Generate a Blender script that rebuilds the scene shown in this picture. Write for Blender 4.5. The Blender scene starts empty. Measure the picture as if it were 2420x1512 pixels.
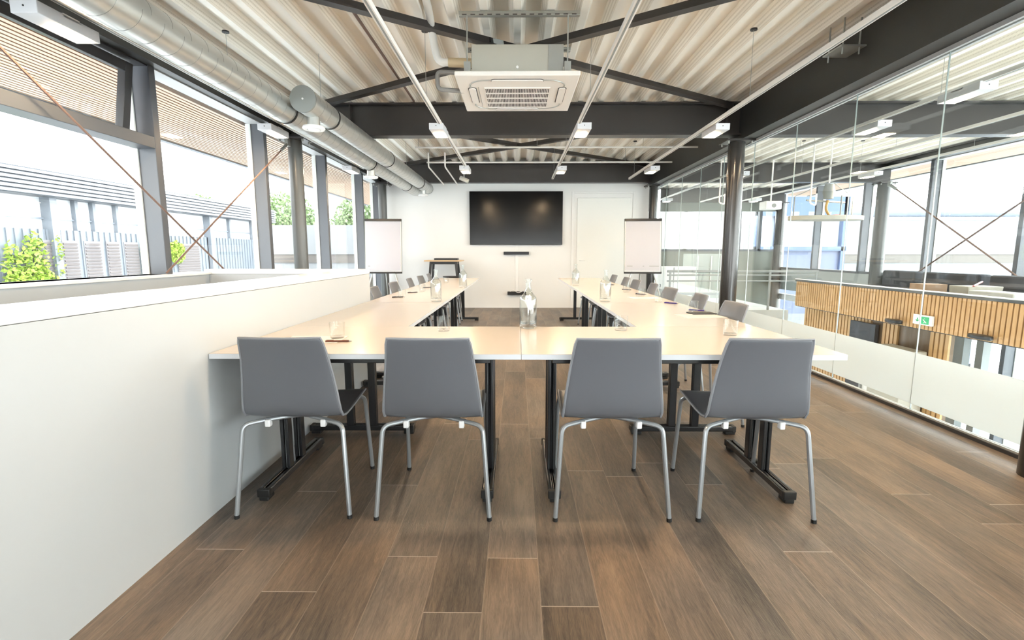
import bpy, bmesh, math, random
from mathutils import Vector, Matrix

sc = bpy.context.scene
COL = sc.collection
R = math.radians
PI = math.pi

# ---------------------------------------------------------------- camera, world, exposure
EYE = 1.18
PITCH = math.atan(159 / 1165)
YAW = math.atan(12 / 1165 * math.cos(PITCH))
cam_d = bpy.data.cameras.new('camera')
cam_d.sensor_width = 36
cam_d.lens = 36 * 1165 / 2420
cam_d.clip_start = 0.05
cam_d.clip_end = 300
cam = bpy.data.objects.new('camera', cam_d)
COL.objects.link(cam)
cam.location = (0, 0, EYE)
cam.rotation_euler = (PI / 2 - PITCH, 0, YAW)
sc.camera = cam

world = bpy.data.worlds.new('sky')
sc.world = world
world.use_nodes = True
wn = world.node_tree.nodes
wl = world.node_tree.links
bg = wn['Background']
tc = wn.new('ShaderNodeTexCoord')
sx = wn.new('ShaderNodeSeparateXYZ')
mr = wn.new('ShaderNodeMapRange')
cr = wn.new('ShaderNodeMix')
cr.data_type = 'RGBA'
wl.new(tc.outputs['Generated'], sx.inputs[0])
wl.new(sx.outputs['Z'], mr.inputs['Value'])
mr.inputs['From Min'].default_value = -0.15
mr.inputs['From Max'].default_value = 0.6
wl.new(mr.outputs['Result'], cr.inputs['Factor'])
cr.inputs['A'].default_value = (1.0, 1.0, 0.99, 1)
cr.inputs['B'].default_value = (0.86, 0.93, 1.0, 1)
wl.new(cr.outputs['Result'], bg.inputs['Color'])
bg.inputs['Strength'].default_value = 4.8

sc.view_settings.view_transform = 'Standard'
sc.view_settings.look = 'None'
sc.view_settings.gamma = 1
sc.view_settings.use_curve_mapping = False
sc.view_settings.exposure = 1.4
try:
    sc.cycles.use_denoising = True
    sc.cycles.max_bounces = 10
    sc.cycles.diffuse_bounces = 5
    sc.cycles.glossy_bounces = 4
    sc.cycles.transmission_bounces = 6
    sc.cycles.transparent_max_bounces = 24
    sc.cycles.caustics_reflective = False
    sc.cycles.caustics_refractive = False
    sc.cycles.sample_clamp_indirect = 6.0
except Exception:
    pass

LAMP = 150.0   # radiance of a luminaire diffuser

# ---------------------------------------------------------------- materials
MATS = {}


def nodes_of(name):
    m = bpy.data.materials.new(name)
    m.use_nodes = True
    n = m.node_tree.nodes
    return m, n, m.node_tree.links, n['Principled BSDF']


def mat(name, col, rough=0.5, metal=0.0, noise=0.0, scale=8.0, spec=0.5, bump=0.0, stretch=None):
    if name in MATS:
        return MATS[name]
    m, n, l, b = nodes_of(name)
    b.inputs['Roughness'].default_value = rough
    b.inputs['Metallic'].default_value = metal
    b.inputs['Specular IOR Level'].default_value = spec
    b.inputs['Base Color'].default_value = (*col, 1)
    if noise or bump:
        t = n.new('ShaderNodeTexCoord')
        mp = n.new('ShaderNodeMapping')
        nz = n.new('ShaderNodeTexNoise')
        nz.inputs['Scale'].default_value = scale
        nz.inputs['Detail'].default_value = 5
        l.new(t.outputs['Object'], mp.inputs['Vector'])
        if stretch:
            mp.inputs['Scale'].default_value = stretch
        l.new(mp.outputs['Vector'], nz.inputs['Vector'])
        if noise:
            mx = n.new('ShaderNodeMix')
            mx.data_type = 'RGBA'
            mx.inputs['A'].default_value = (*[c * (1 - noise) for c in col], 1)
            mx.inputs['B'].default_value = (*[min(1, c * (1 + noise)) for c in col], 1)
            l.new(nz.outputs['Fac'], mx.inputs['Factor'])
            l.new(mx.outputs['Result'], b.inputs['Base Color'])
        if bump:
            bp = n.new('ShaderNodeBump')
            bp.inputs['Strength'].default_value = bump
            bp.inputs['Distance'].default_value = 0.01
            l.new(nz.outputs['Fac'], bp.inputs['Height'])
            l.new(bp.outputs['Normal'], b.inputs['Normal'])
    MATS[name] = m
    return m


def glass(name, tint=(0.95, 0.98, 0.97), ior=1.45, rough=0.0, gain=1.0):
    m, n, l, b = nodes_of(name)
    n.remove(b)
    out = n['Material Output']
    tr = n.new('ShaderNodeBsdfTransparent')
    gl = n.new('ShaderNodeBsdfGlossy')
    # Schlick reflectance, the same from either face of the pane
    lw = n.new('ShaderNodeLayerWeight')
    lw.inputs['Blend'].default_value = 0.5
    mx = n.new('ShaderNodeMixShader')
    tr.inputs['Color'].default_value = (*tint, 1)
    gl.inputs['Roughness'].default_value = rough
    f0 = ((ior - 1) / (ior + 1)) ** 2
    pw = n.new('ShaderNodeMath')
    pw.operation = 'POWER'
    pw.inputs[1].default_value = 5
    l.new(lw.outputs['Facing'], pw.inputs[0])
    ma = n.new('ShaderNodeMath')
    ma.operation = 'MULTIPLY_ADD'
    ma.use_clamp = True
    ma.inputs[1].default_value = (1 - f0) * gain
    ma.inputs[2].default_value = f0 * gain
    l.new(pw.outputs[0], ma.inputs[0])
    l.new(ma.outputs[0], mx.inputs[0])
    l.new(tr.outputs[0], mx.inputs[1])
    l.new(gl.outputs[0], mx.inputs[2])
    l.new(mx.outputs[0], out.inputs['Surface'])
    MATS[name] = m
    return m


def emit(name, col, s):
    m, n, l, b = nodes_of(name)
    b.inputs['Base Color'].default_value = (0.8, 0.8, 0.8, 1)
    b.inputs['Emission Color'].default_value = (*col, 1)
    b.inputs['Emission Strength'].default_value = s
    MATS[name] = m
    return m


def floor_material():
    m, n, l, b = nodes_of('dark oak planks')
    t = n.new('ShaderNodeTexCoord')
    s = n.new('ShaderNodeSeparateXYZ')
    c = n.new('ShaderNodeCombineXYZ')
    l.new(t.outputs['Object'], s.inputs[0])
    sh = n.new('ShaderNodeMath')
    sh.operation = 'ADD'
    sh.inputs[1].default_value = -0.082 + 0.196 * 20
    l.new(s.outputs['X'], sh.inputs[0])
    l.new(sh.outputs[0], c.inputs['Y'])
    rw_ = n.new('ShaderNodeMath')
    rw_.operation = 'DIVIDE'
    rw_.inputs[1].default_value = 0.196
    l.new(sh.outputs[0], rw_.inputs[0])
    rf_ = n.new('ShaderNodeMath')
    rf_.operation = 'FLOOR'
    l.new(rw_.outputs[0], rf_.inputs[0])
    wn_ = n.new('ShaderNodeTexWhiteNoise')
    wn_.noise_dimensions = '1D'
    l.new(rf_.outputs[0], wn_.inputs['W'])
    yo_ = n.new('ShaderNodeMath')
    yo_.operation = 'MULTIPLY_ADD'
    yo_.inputs[1].default_value = 1.52
    l.new(wn_.outputs['Value'], yo_.inputs[0])
    l.new(s.outputs['Y'], yo_.inputs[2])
    l.new(yo_.outputs[0], c.inputs['X'])

    def brick(a, bb, mo, msize):
        br = n.new('ShaderNodeTexBrick')
        br.offset = 0.0
        br.offset_frequency = 2
        br.inputs['Color1'].default_value = (*a, 1)
        br.inputs['Color2'].default_value = (*bb, 1)
        br.inputs['Mortar'].default_value = (*mo, 1)
        br.inputs['Scale'].default_value = 1
        br.inputs['Mortar Size'].default_value = msize
        br.inputs['Mortar Smooth'].default_value = 0.0
        br.inputs['Brick Width'].default_value = 1.52
        br.inputs['Row Height'].default_value = 0.196
        l.new(c.outputs[0], br.inputs['Vector'])
        return br
    br = brick((0.0, 0.0, 0.0), (1, 1, 1), (0.5, 0.5, 0.5), 0.0)
    jt = brick((0, 0, 0), (0, 0, 0), (1, 1, 1), 0.0016)
    # grain, offset plank by plank
    off = n.new('ShaderNodeVectorMath')
    off.operation = 'MULTIPLY_ADD'
    l.new(br.outputs['Color'], off.inputs[0])
    off.inputs[1].default_value = (7, 13, 3)
    l.new(t.outputs['Object'], off.inputs[2])
    mp = n.new('ShaderNodeMapping')
    mp.inputs['Scale'].default_value = (16, 1.6, 1)
    l.new(off.outputs[0], mp.inputs['Vector'])
    nz = n.new('ShaderNodeTexNoise')
    nz.inputs['Scale'].default_value = 2.2
    nz.inputs['Detail'].default_value = 8
    nz.inputs['Roughness'].default_value = 0.62
    nz.inputs['Distortion'].default_value = 1.6
    l.new(mp.outputs[0], nz.inputs['Vector'])
    mp2 = n.new('ShaderNodeMapping')
    mp2.inputs['Scale'].default_value = (3.2, 0.7, 1)
    l.new(off.outputs[0], mp2.inputs['Vector'])
    n2 = n.new('ShaderNodeTexNoise')
    n2.inputs['Scale'].default_value = 1.7
    n2.inputs['Detail'].default_value = 4
    l.new(mp2.outputs[0], n2.inputs['Vector'])
    mp3 = n.new('ShaderNodeMapping')
    mp3.inputs['Scale'].default_value = (90, 7, 1)
    l.new(off.outputs[0], mp3.inputs['Vector'])
    n3 = n.new('ShaderNodeTexNoise')
    n3.inputs['Scale'].default_value = 1.5
    n3.inputs['Detail'].default_value = 4
    n3.inputs['Distortion'].default_value = 2.5
    l.new(mp3.outputs[0], n3.inputs['Vector'])
    ramp = n.new('ShaderNodeValToRGB')
    e = ramp.color_ramp.elements
    e[0].position = 0.36
    e[0].color = (0.055, 0.043, 0.034, 1)
    e[1].position = 0.66
    e[1].color = (0.295, 0.207, 0.142, 1)
    k = ramp.color_ramp.elements.new(0.5)
    k.color = (0.158, 0.114, 0.082, 1)

    def mth(op, a, bv):
        q = n.new('ShaderNodeMath')
        q.operation = op
        for i, v in enumerate((a, bv)):
            if isinstance(v, (int, float)):
                q.inputs[i].default_value = v
            else:
                l.new(v, q.inputs[i])
        return q.outputs[0]
    f = mth('ADD', mth('MULTIPLY', nz.outputs['Fac'], 0.36), mth('MULTIPLY', n2.outputs['Fac'], 0.42))
    f = mth('ADD', f, mth('MULTIPLY', n3.outputs['Fac'], 0.22))
    f = mth('ADD', f, mth('MULTIPLY', mth('SUBTRACT', br.outputs['Color'], 0.5), 0.085))
    l.new(f, ramp.inputs['Fac'])
    mx = n.new('ShaderNodeMix')
    mx.data_type = 'RGBA'
    # end joints are paler than the long seams
    fr_ = mth('FRACT', mth('DIVIDE', sh.outputs[0], 0.196), 0)
    seam = mth('GREATER_THAN', mth('ABSOLUTE', mth('SUBTRACT', fr_, 0.5), 0), 0.5 - 0.0014 / 0.196)
    ends = mth('MULTIPLY', mth('SUBTRACT', jt.outputs['Color'], seam), 0.9)
    endc = mth('MAXIMUM', ends, 0.0)
    # per plank grey or brown cast
    hv_ = n.new('ShaderNodeMix')
    hv_.data_type = 'RGBA'
    n4 = n.new('ShaderNodeTexNoise')
    n4.inputs['Scale'].default_value = 0.9
    n4.inputs['Detail'].default_value = 3
    l.new(off.outputs[0], n4.inputs['Vector'])
    gmr = n.new('ShaderNodeMapRange')
    gmr.inputs['From Min'].default_value = 0.40
    gmr.inputs['From Max'].default_value = 0.62
    gmr.inputs['To Max'].default_value = 0.75
    l.new(n4.outputs['Fac'], gmr.inputs['Value'])
    l.new(gmr.outputs[0], hv_.inputs['Factor'])
    l.new(ramp.outputs['Color'], hv_.inputs['A'])
    gr_ = n.new('ShaderNodeHueSaturation')
    gr_.inputs['Saturation'].default_value = 0.5
    gr_.inputs['Value'].default_value = 0.78
    l.new(ramp.outputs['Color'], gr_.inputs['Color'])
    l.new(gr_.outputs[0], hv_.inputs['B'])
    sm = n.new('ShaderNodeMix')
    sm.data_type = 'RGBA'
    l.new(mth('MULTIPLY', seam, 0.45), sm.inputs['Factor'])
    l.new(hv_.outputs['Result'], sm.inputs['A'])
    sm.inputs['B'].default_value = (0.30, 0.24, 0.18, 1)
    l.new(endc, mx.inputs['Factor'])
    l.new(sm.outputs['Result'], mx.inputs['A'])
    mx.inputs['B'].default_value = (0.50, 0.44, 0.38, 1)
    l.new(mx.outputs['Result'], b.inputs['Base Color'])
    rr = n.new('ShaderNodeMapRange')
    rr.inputs['To Min'].default_value = 0.34
    rr.inputs['To Max'].default_value = 0.5
    l.new(nz.outputs['Fac'], rr.inputs['Value'])
    l.new(rr.outputs[0], b.inputs['Roughness'])
    b.inputs['Specular IOR Level'].default_value = 0.5
    bp = n.new('ShaderNodeBump')
    bp.inputs['Strength'].default_value = 0.35
    bp.inputs['Distance'].default_value = 0.004
    l.new(mth('ADD', n3.outputs['Fac'], mth('MULTIPLY', nz.outputs['Fac'], 0.7)), bp.inputs['Height'])
    l.new(bp.outputs[0], b.inputs['Normal'])
    return m


def deck_material():
    m, n, l, b = nodes_of('perforated cream steel deck')
    t = n.new('ShaderNodeTexCoord')
    v = n.new('ShaderNodeVectorMath')
    v.operation = 'MULTIPLY'
    v.inputs[1].default_value = (90, 90, 0)
    l.new(t.outputs['Object'], v.inputs[0])
    fr = n.new('ShaderNodeVectorMath')
    fr.operation = 'FRACTION'
    l.new(v.outputs[0], fr.inputs[0])
    d = n.new('ShaderNodeVectorMath')
    d.operation = 'DISTANCE'
    d.inputs[1].default_value = (0.5, 0.5, 0)
    l.new(fr.outputs[0], d.inputs[0])
    lt = n.new('ShaderNodeMath')
    lt.operation = 'LESS_THAN'
    lt.inputs[1].default_value = 0.27
    l.new(d.outputs['Value'], lt.inputs[0])
    # holes only in the webs: between the flat pans
    s = n.new('ShaderNodeSeparateXYZ')
    l.new(t.outputs['Object'], s.inputs[0])
    a = n.new('ShaderNodeMath')
    a.operation = 'COMPARE'
    a.inputs[1].default_value = 3.05
    a.inputs[2].default_value = 0.035
    l.new(s.outputs['Z'], a.inputs[0])
    mu = n.new('ShaderNodeMath')
    mu.operation = 'MULTIPLY'
    l.new(lt.outputs[0], mu.inputs[0])
    l.new(a.outputs[0], mu.inputs[1])
    mx = n.new('ShaderNodeMix')
    mx.data_type = 'RGBA'
    mx.inputs['A'].default_value = (0.95, 0.90, 0.815, 1)
    mx.inputs['B'].default_value = (0.62, 0.56, 0.48, 1)
    l.new(mu.outputs[0], mx.inputs['Factor'])
    l.new(mx.outputs['Result'], b.inputs['Base Color'])
    b.inputs['Roughness'].default_value = 0.42
    return m


def film_material():
    m, n, l, b = nodes_of('white frosted film')
    out = n['Material Output']
    tl = n.new('ShaderNodeBsdfTranslucent')
    tl.inputs['Color'].default_value = (0.74, 0.77, 0.765, 1)
    b.inputs['Base Color'].default_value = (0.78, 0.81, 0.81, 1)
    b.inputs['Roughness'].default_value = 0.35
    mx = n.new('ShaderNodeMixShader')
    mx.inputs[0].default_value = 0.45
    l.new(b.outputs[0], mx.inputs[1])
    l.new(tl.outputs[0], mx.inputs[2])
    l.new(mx.outputs[0], out.inputs['Surface'])
    return m


def wood_material(name, a, bcol, stretch=(1, 1, 14), scale=3.0, rough=0.5):
    m, n, l, b = nodes_of(name)
    t = n.new('ShaderNodeTexCoord')
    mp = n.new('ShaderNodeMapping')
    mp.inputs['Scale'].default_value = stretch
    nz = n.new('ShaderNodeTexNoise')
    nz.inputs['Scale'].default_value = scale
    nz.inputs['Detail'].default_value = 5
    mx = n.new('ShaderNodeMix')
    mx.data_type = 'RGBA'
    mx.inputs['A'].default_value = (*a, 1)
    mx.inputs['B'].default_value = (*bcol, 1)
    l.new(t.outputs['Object'], mp.inputs[0])
    l.new(mp.outputs[0], nz.inputs['Vector'])
    l.new(nz.outputs['Fac'], mx.inputs['Factor'])
    l.new(mx.outputs['Result'], b.inputs['Base Color'])
    b.inputs['Roughness'].default_value = rough
    MATS[name] = m
    return m


M_FLOOR = floor_material()
M_DECK = deck_material()
M_FILM = film_material()
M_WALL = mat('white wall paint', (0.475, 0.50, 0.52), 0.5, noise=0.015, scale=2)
M_WALL_LIT = mat('lit white wall paint', (0.80, 0.80, 0.785), 0.6, noise=0.01, scale=2)  # lighter copy of the wall paint, extra light on the back wall put into colour
M_LEDGE = mat('white lacquered ledge', (0.80, 0.80, 0.80), 0.22)
M_DOOR = mat('off white door', (0.80, 0.81, 0.78), 0.45)
M_STEEL = mat('dark brown painted steel', (0.030, 0.026, 0.024), 0.38, noise=0.25, scale=3, spec=0.55)
M_STEELG = mat('charcoal painted steel', (0.027, 0.028, 0.027), 0.42, noise=0.2, scale=3, spec=0.5)
M_COLUMN = mat('dark column paint', (0.022, 0.02, 0.018), 0.2, spec=0.6)
M_MULL = mat('grey window profile', (0.085, 0.092, 0.105), 0.4, spec=0.5)
M_MULLW = mat('pale gasket', (0.7, 0.72, 0.7), 0.5)
M_MULLD = mat('dark window profile', (0.028, 0.028, 0.032), 0.4)
M_HEAD = mat('light grey head panel', (0.5, 0.51, 0.52), 0.4)
M_GLASS = glass('clear window glass', (0.97, 0.985, 0.98))
M_GLASSP = glass('clear partition glass', (0.955, 0.975, 0.965), ior=1.5)
M_GLASSE = mat('green white glass edge', (0.30, 0.35, 0.34), 0.2)
M_BOTTLE = glass('bottle glass', (0.95, 0.965, 0.96), ior=1.45, gain=1.7)
M_TUMBLER = glass('tumbler glass', (0.975, 0.98, 0.975), ior=1.42, gain=1.0)
M_GALV = mat('galvanised spiral duct', (0.56, 0.57, 0.55), 0.33, 0.75, noise=0.13, scale=5, bump=0.05)
M_GALVD = mat('duct seam', (0.32, 0.33, 0.32), 0.4, 0.6)
M_RUBBER = mat('black rubber', (0.012, 0.012, 0.012), 0.5)
M_ZINC = mat('zinc strut', (0.42, 0.43, 0.41), 0.4, 0.6, noise=0.1)
M_PLENUM = mat('galvanised unit casing', (0.50, 0.49, 0.43), 0.45, 0.35, noise=0.06, scale=4)
M_ACW = mat('white unit panel', (0.86, 0.82, 0.77), 0.35)
M_ACD = mat('dark grille slot', (0.06, 0.055, 0.05), 0.6)
M_LAMINATE = mat('cream laminate top', (0.56, 0.505, 0.46), 0.2, noise=0.02, scale=3)
M_EDGE = mat('white table edge', (0.66, 0.68, 0.72), 0.35)
M_BLACKM = mat('black table steel', (0.018, 0.019, 0.021), 0.25, spec=0.6)
M_SHELL = mat('grey moulded chair shell', (0.128, 0.134, 0.152), 0.30, spec=0.45)
M_SHELL_LIT = mat('shell rim with edge light', (0.23, 0.24, 0.265), 0.35)  # paler copy of the shell colour, with the edge light painted in
M_LEG = mat('silver painted chair leg', (0.36, 0.38, 0.40), 0.28, 0.55)
M_CLIP = mat('clear white plastic clip', (0.85, 0.85, 0.86), 0.35)
M_RAIL = mat('white lighting rail', (0.80, 0.78, 0.75), 0.4)
M_HOUSE = mat('silver lamp housing', (0.62, 0.63, 0.66), 0.4)
M_LAMP = emit('warm lamp diffuser', (1.0, 0.72, 0.43), LAMP)
M_SCREEN = mat('black glossy screen', (0.004, 0.004, 0.004), 0.17, spec=0.3)
M_BLACK = mat('black plastic', (0.014, 0.014, 0.015), 0.4)
M_PAPER = mat('flip chart paper', (0.43, 0.435, 0.48), 0.6)
M_WHITE = mat('white plastic', (0.84, 0.84, 0.83), 0.4)
M_PEN = mat('purple pen', (0.05, 0.03, 0.22), 0.3)
M_PEND = mat('dark pen', (0.03, 0.03, 0.05), 0.3)
M_SHEET = mat('white sheet', (0.66, 0.65, 0.66), 0.6)
M_OAK = wood_material('oak slats', (0.40, 0.22, 0.08), (0.62, 0.39, 0.18), (1, 9, 1), 3.0)
M_OAKD = wood_material('deep oak', (0.10, 0.06, 0.03), (0.16, 0.10, 0.05), (1, 4, 1), 3.0)
M_SOFFIT = wood_material('larch soffit slats', (0.42, 0.27, 0.18), (0.56, 0.40, 0.29), (1, 0.3, 1), 2.0)
M_TOPWOOD = wood_material('beech desk top', (0.62, 0.42, 0.24), (0.74, 0.54, 0.33), (2, 12, 1), 2.0)
M_DGREY = mat('anthracite fabric', (0.035, 0.04, 0.05), 0.7)
M_MGREY = mat('mid grey panel', (0.25, 0.27, 0.27), 0.5)
M_LGREY = mat('light grey panel', (0.55, 0.57, 0.56), 0.5)
M_CARD = mat('brown cardboard', (0.42, 0.28, 0.18), 0.7)
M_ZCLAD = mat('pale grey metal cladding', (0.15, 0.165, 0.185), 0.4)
M_ZCLADD = mat('cladding shadow gap', (0.04, 0.045, 0.055), 0.5)
M_LEAF = mat('yellow green leaves', (0.22, 0.32, 0.03), 0.6, noise=0.4, scale=3)
M_LEAFD = mat('tree leaves', (0.17, 0.24, 0.10), 0.6, noise=0.4, scale=2)
M_BARK = mat('bark', (0.12, 0.09, 0.06), 0.8)
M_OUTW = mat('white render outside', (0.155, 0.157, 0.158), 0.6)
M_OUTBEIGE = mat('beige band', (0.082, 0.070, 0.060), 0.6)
M_BLUE = mat('blue steel frame', (0.045, 0.075, 0.16), 0.4)
M_BLUEP = mat('slate blue panel', (0.085, 0.10, 0.16), 0.5)
M_GROUND = mat('pale paving', (0.78, 0.78, 0.76), 0.7, noise=0.05)
M_CARW = mat('white car paint', (0.55, 0.56, 0.58), 0.25)
M_CARB = mat('blue car paint', (0.16, 0.19, 0.38), 0.25)
M_YEL = mat('yellow plate', (0.5, 0.36, 0.02), 0.5)
M_RED = mat('red lamp', (0.4, 0.05, 0.05), 0.4)
M_GREEN = mat('green sign', (0.03, 0.42, 0.16), 0.5)
M_WOVEN = mat('woven willow panel', (0.17, 0.155, 0.155), 0.8, noise=0.5, scale=30, stretch=(1, 1, 14))
M_ORANGE = mat('orange plastic', (0.6, 0.16, 0.04), 0.5)
M_STRAW = mat('weathered board', (0.42, 0.40, 0.34), 0.6, noise=0.2)
M_CABLE = mat('rust brown rod', (0.16, 0.10, 0.08), 0.5)
M_CEILB = mat('white underside', (0.72, 0.72, 0.70), 0.6)


# ---------------------------------------------------------------- mesh helpers
def fillet(pts, r, n=5):
    pts = [Vector(p) for p in pts]
    out = [pts[0]]
    for i in range(1, len(pts) - 1):
        a, b, c = pts[i - 1], pts[i], pts[i + 1]
        d1, d2 = (a - b), (c - b)
        rr = min(r, d1.length * 0.45, d2.length * 0.45)
        p, q = b + d1.normalized() * rr, b + d2.normalized() * rr
        for k in range(n + 1):
            t = k / n
            out.append(p * (1 - t) ** 2 + b * 2 * t * (1 - t) + q * t * t)
    out.append(pts[-1])
    return out


class MB:
    def __init__(s):
        s.v = []
        s.f = []
        s.m = []

    def add(s, vs, fs, mi=0):
        o = len(s.v)
        s.v += [tuple(v) for v in vs]
        s.f += [tuple(i + o for i in f) for f in fs]
        s.m += [mi] * len(fs)
        return s

    def box(s, x0, x1, y0, y1, z0, z1, mi=0, M=None):
        vs = [Vector((x, y, z)) for z in (z0, z1) for y in (y0, y1) for x in (x0, x1)]
        if M is not None:
            vs = [M @ v for v in vs]
        return s.add(vs, [(0, 2, 3, 1), (4, 5, 7, 6), (0, 1, 5, 4), (2, 6, 7, 3), (0, 4, 6, 2), (1, 3, 7, 5)], mi)

    def bar(s, a, b, w, h, mi=0, up=(0, 0, 1)):
        a, b = Vector(a), Vector(b)
        d = (b - a)
        L = d.length
        d.normalize()
        u = Vector(up)
        if abs(d.dot(u)) > 0.98:
            u = Vector((0, 1, 0))
        x = d.cross(u).normalized()
        z = x.cross(d)
        M = Matrix((x, d, z)).transposed().to_4x4()
        M.translation = a
        return s.box(-w / 2, w / 2, 0, L, -h / 2, h / 2, mi, M)

    def tube(s, pts, r, n=10, mi=0, caps=True, r2=None, squash=None):
        pts = [Vector(p) for p in pts]
        rings = []
        prev = None
        for i, p in enumerate(pts):
            if i == 0:
                d = pts[1] - p
            elif i == len(pts) - 1:
                d = p - pts[i - 1]
            else:
                d = (pts[i + 1] - p).normalized() + (p - pts[i - 1]).normalized()
            d.normalize()
            if prev is None:
                ref = Vector((0, 0, 1)) if abs(d.z) < 0.9 else Vector((1, 0, 0))
                x = d.cross(ref).normalized()
            else:
                x = (prev - d * prev.dot(d)).normalized()
            prev = x
            y = d.cross(x)
            rad = r if r2 is None else r + (r2 - r) * i / (len(pts) - 1)
            rings.append([p + (x * math.cos(2 * PI * k / n) + y * math.sin(2 * PI * k / n)) * rad for k in range(n)])
        vs = [v for g in rings for v in g]
        fs = []
        for i in range(len(rings) - 1):
            for k in range(n):
                a, b = i * n + k, i * n + (k + 1) % n
                fs.append((a, b, b + n, a + n))
        if caps:
            fs.append(tuple(range(n - 1, -1, -1)))
            fs.append(tuple((len(rings) - 1) * n + k for k in range(n)))
        return s.add(vs, fs, mi)

    def lathe(s, prof, n=24, c=(0, 0, 0), mi=0, close=False):
        vs = []
        for (r, z) in prof:
            for k in range(n):
                vs.append((c[0] + r * math.cos(2 * PI * k / n), c[1] + r * math.sin(2 * PI * k / n), c[2] + z))
        fs = []
        for i in range(len(prof) - 1):
            for k in range(n):
                a, b = i * n + k, i * n + (k + 1) % n
                fs.append((a, b, b + n, a + n))
        return s.add(vs, fs, mi)

    def prism(s, poly, axis, a, b, mi=0):
        """poly in the two other axes, extruded along axis 'x'/'y'/'z' from a to b"""
        def P(u, v, w):
            return {'x': (w, u, v), 'y': (u, w, v), 'z': (u, v, w)}[axis]
        n = len(poly)
        vs = [P(u, v, a) for u, v in poly] + [P(u, v, b) for u, v in poly]
        fs = [tuple(range(n)), tuple(range(2 * n - 1, n - 1, -1))]
        for k in range(n):
            fs.append((k, k + n, (k + 1) % n + n, (k + 1) % n))
        return s.add(vs, fs, mi)

    def build(s, name, mats, parent=None, bevel=0.0, smooth=True, angle=35, loc=None):
        me = bpy.data.meshes.new(name)
        me.from_pydata(s.v, [], s.f)
        bm = bmesh.new()
        bm.from_mesh(me)
        bmesh.ops.recalc_face_normals(bm, faces=bm.faces)
        bm.to_mesh(me)
        bm.free()
        if not isinstance(mats, (list, tuple)):
            mats = [mats]
        for m in mats:
            me.materials.append(m)
        for p, mi in zip(me.polygons, s.m):
            p.material_index = mi
            p.use_smooth = smooth
        if smooth:
            me.set_sharp_from_angle(angle=R(angle))
        o = bpy.data.objects.new(name, me)
        COL.objects.link(o)
        if parent is not None:
            o.parent = parent
        if loc:
            o.location = loc
        if bevel:
            bv = o.modifiers.new('bevel', 'BEVEL')
            bv.width = bevel
            bv.segments = 2
            bv.limit_method = 'ANGLE'
            bv.angle_limit = R(40)
        return o


def empty(name, loc=(0, 0, 0), rz=0.0):
    o = bpy.data.objects.new(name, None)
    o.empty_display_size = 0.1
    COL.objects.link(o)
    o.location = loc
    o.rotation_euler = (0, 0, rz)
    return o


def tag(o, label, cat, group=None, kind=None):
    o['label'] = label
    o['category'] = cat
    if group:
        o['group'] = group
    if kind:
        o['kind'] = kind
    return o


def struct(o, label=None, cat=None):
    o['kind'] = 'structure'
    if label:
        o['label'] = label
    if cat:
        o['category'] = cat
    return o


def dup(root, loc, rz=None, label=None):
    r = root.copy()
    COL.objects.link(r)
    r.location = loc
    if rz is not None:
        r.rotation_euler = (0, 0, rz)
    if label:
        r['label'] = label
    for ch in list(root.children):
        c = ch.copy()
        COL.objects.link(c)
        c.parent = r
        for g in ch.children:
            d = g.copy()
            COL.objects.link(d)
            d.parent = c
    return r


def B(x0, x1, y0, y1, z0, z1, mi=0):
    return MB().box(x0, x1, y0, y1, z0, z1, mi)


def text(name, s, size, loc, rot, m, parent):
    c = bpy.data.curves.new(name, 'FONT')
    c.body = s
    c.size = size
    c.extrude = 0.0008
    c.align_x = 'CENTER'
    c.align_y = 'CENTER'
    c.materials.append(m)
    t = bpy.data.objects.new(name, c)
    me = bpy.data.meshes.new_from_object(t)
    bpy.data.objects.remove(t)
    o = bpy.data.objects.new(name, me)
    COL.objects.link(o)
    o.location = loc
    o.rotation_euler = rot
    o.parent = parent
    return o


# ================================================================= THE SETTING
XL, XG, XW = -1.377, 2.91, -2.90      # stair parapet, glass partition, left window line
YB = 10.6                              # back wall
YR = -6.5                              # wall behind the camera
XF = 7.62                              # far facade of the hall
YE = 14.8                              # end of the hall
GZ = -2.95                             # ground floor level

# floor (the stair void at the left is left open)
f = MB()
f.box(XL - 0.09, XG + 0.02, YR, YB, -0.30, 0)
f.box(XW - 0.1, XL - 0.09, 4.62, YB, -0.30, 0)
struct(f.build('floor', M_FLOOR))
struct(B(XW, XL - 0.1, YR, 4.5, GZ, GZ + 0.05).build('floor_stairwell', M_LGREY))
# low parapet round the stair void
w = MB()
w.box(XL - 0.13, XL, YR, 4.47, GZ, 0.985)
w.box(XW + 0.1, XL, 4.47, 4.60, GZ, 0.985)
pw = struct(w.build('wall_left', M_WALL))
w = MB()
w.box(XL - 0.135, XL + 0.002, YR, 4.475, 0.9865, 1.03)
w.box(XW + 0.05, XL + 0.002, 4.475, 4.605, 0.9865, 1.03)
w.build('ledge', M_LEDGE, pw, bevel=0.003)
# outer sill wall beneath the left windows
w = MB()
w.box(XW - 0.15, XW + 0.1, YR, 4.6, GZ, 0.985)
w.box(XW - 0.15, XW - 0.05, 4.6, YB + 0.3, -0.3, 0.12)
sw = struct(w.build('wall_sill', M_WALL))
B(XW - 0.15, XW + 0.12, YR, 4.6, 0.985, 1.005).build('ledge', M_LEDGE, sw, bevel=0.003)

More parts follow.
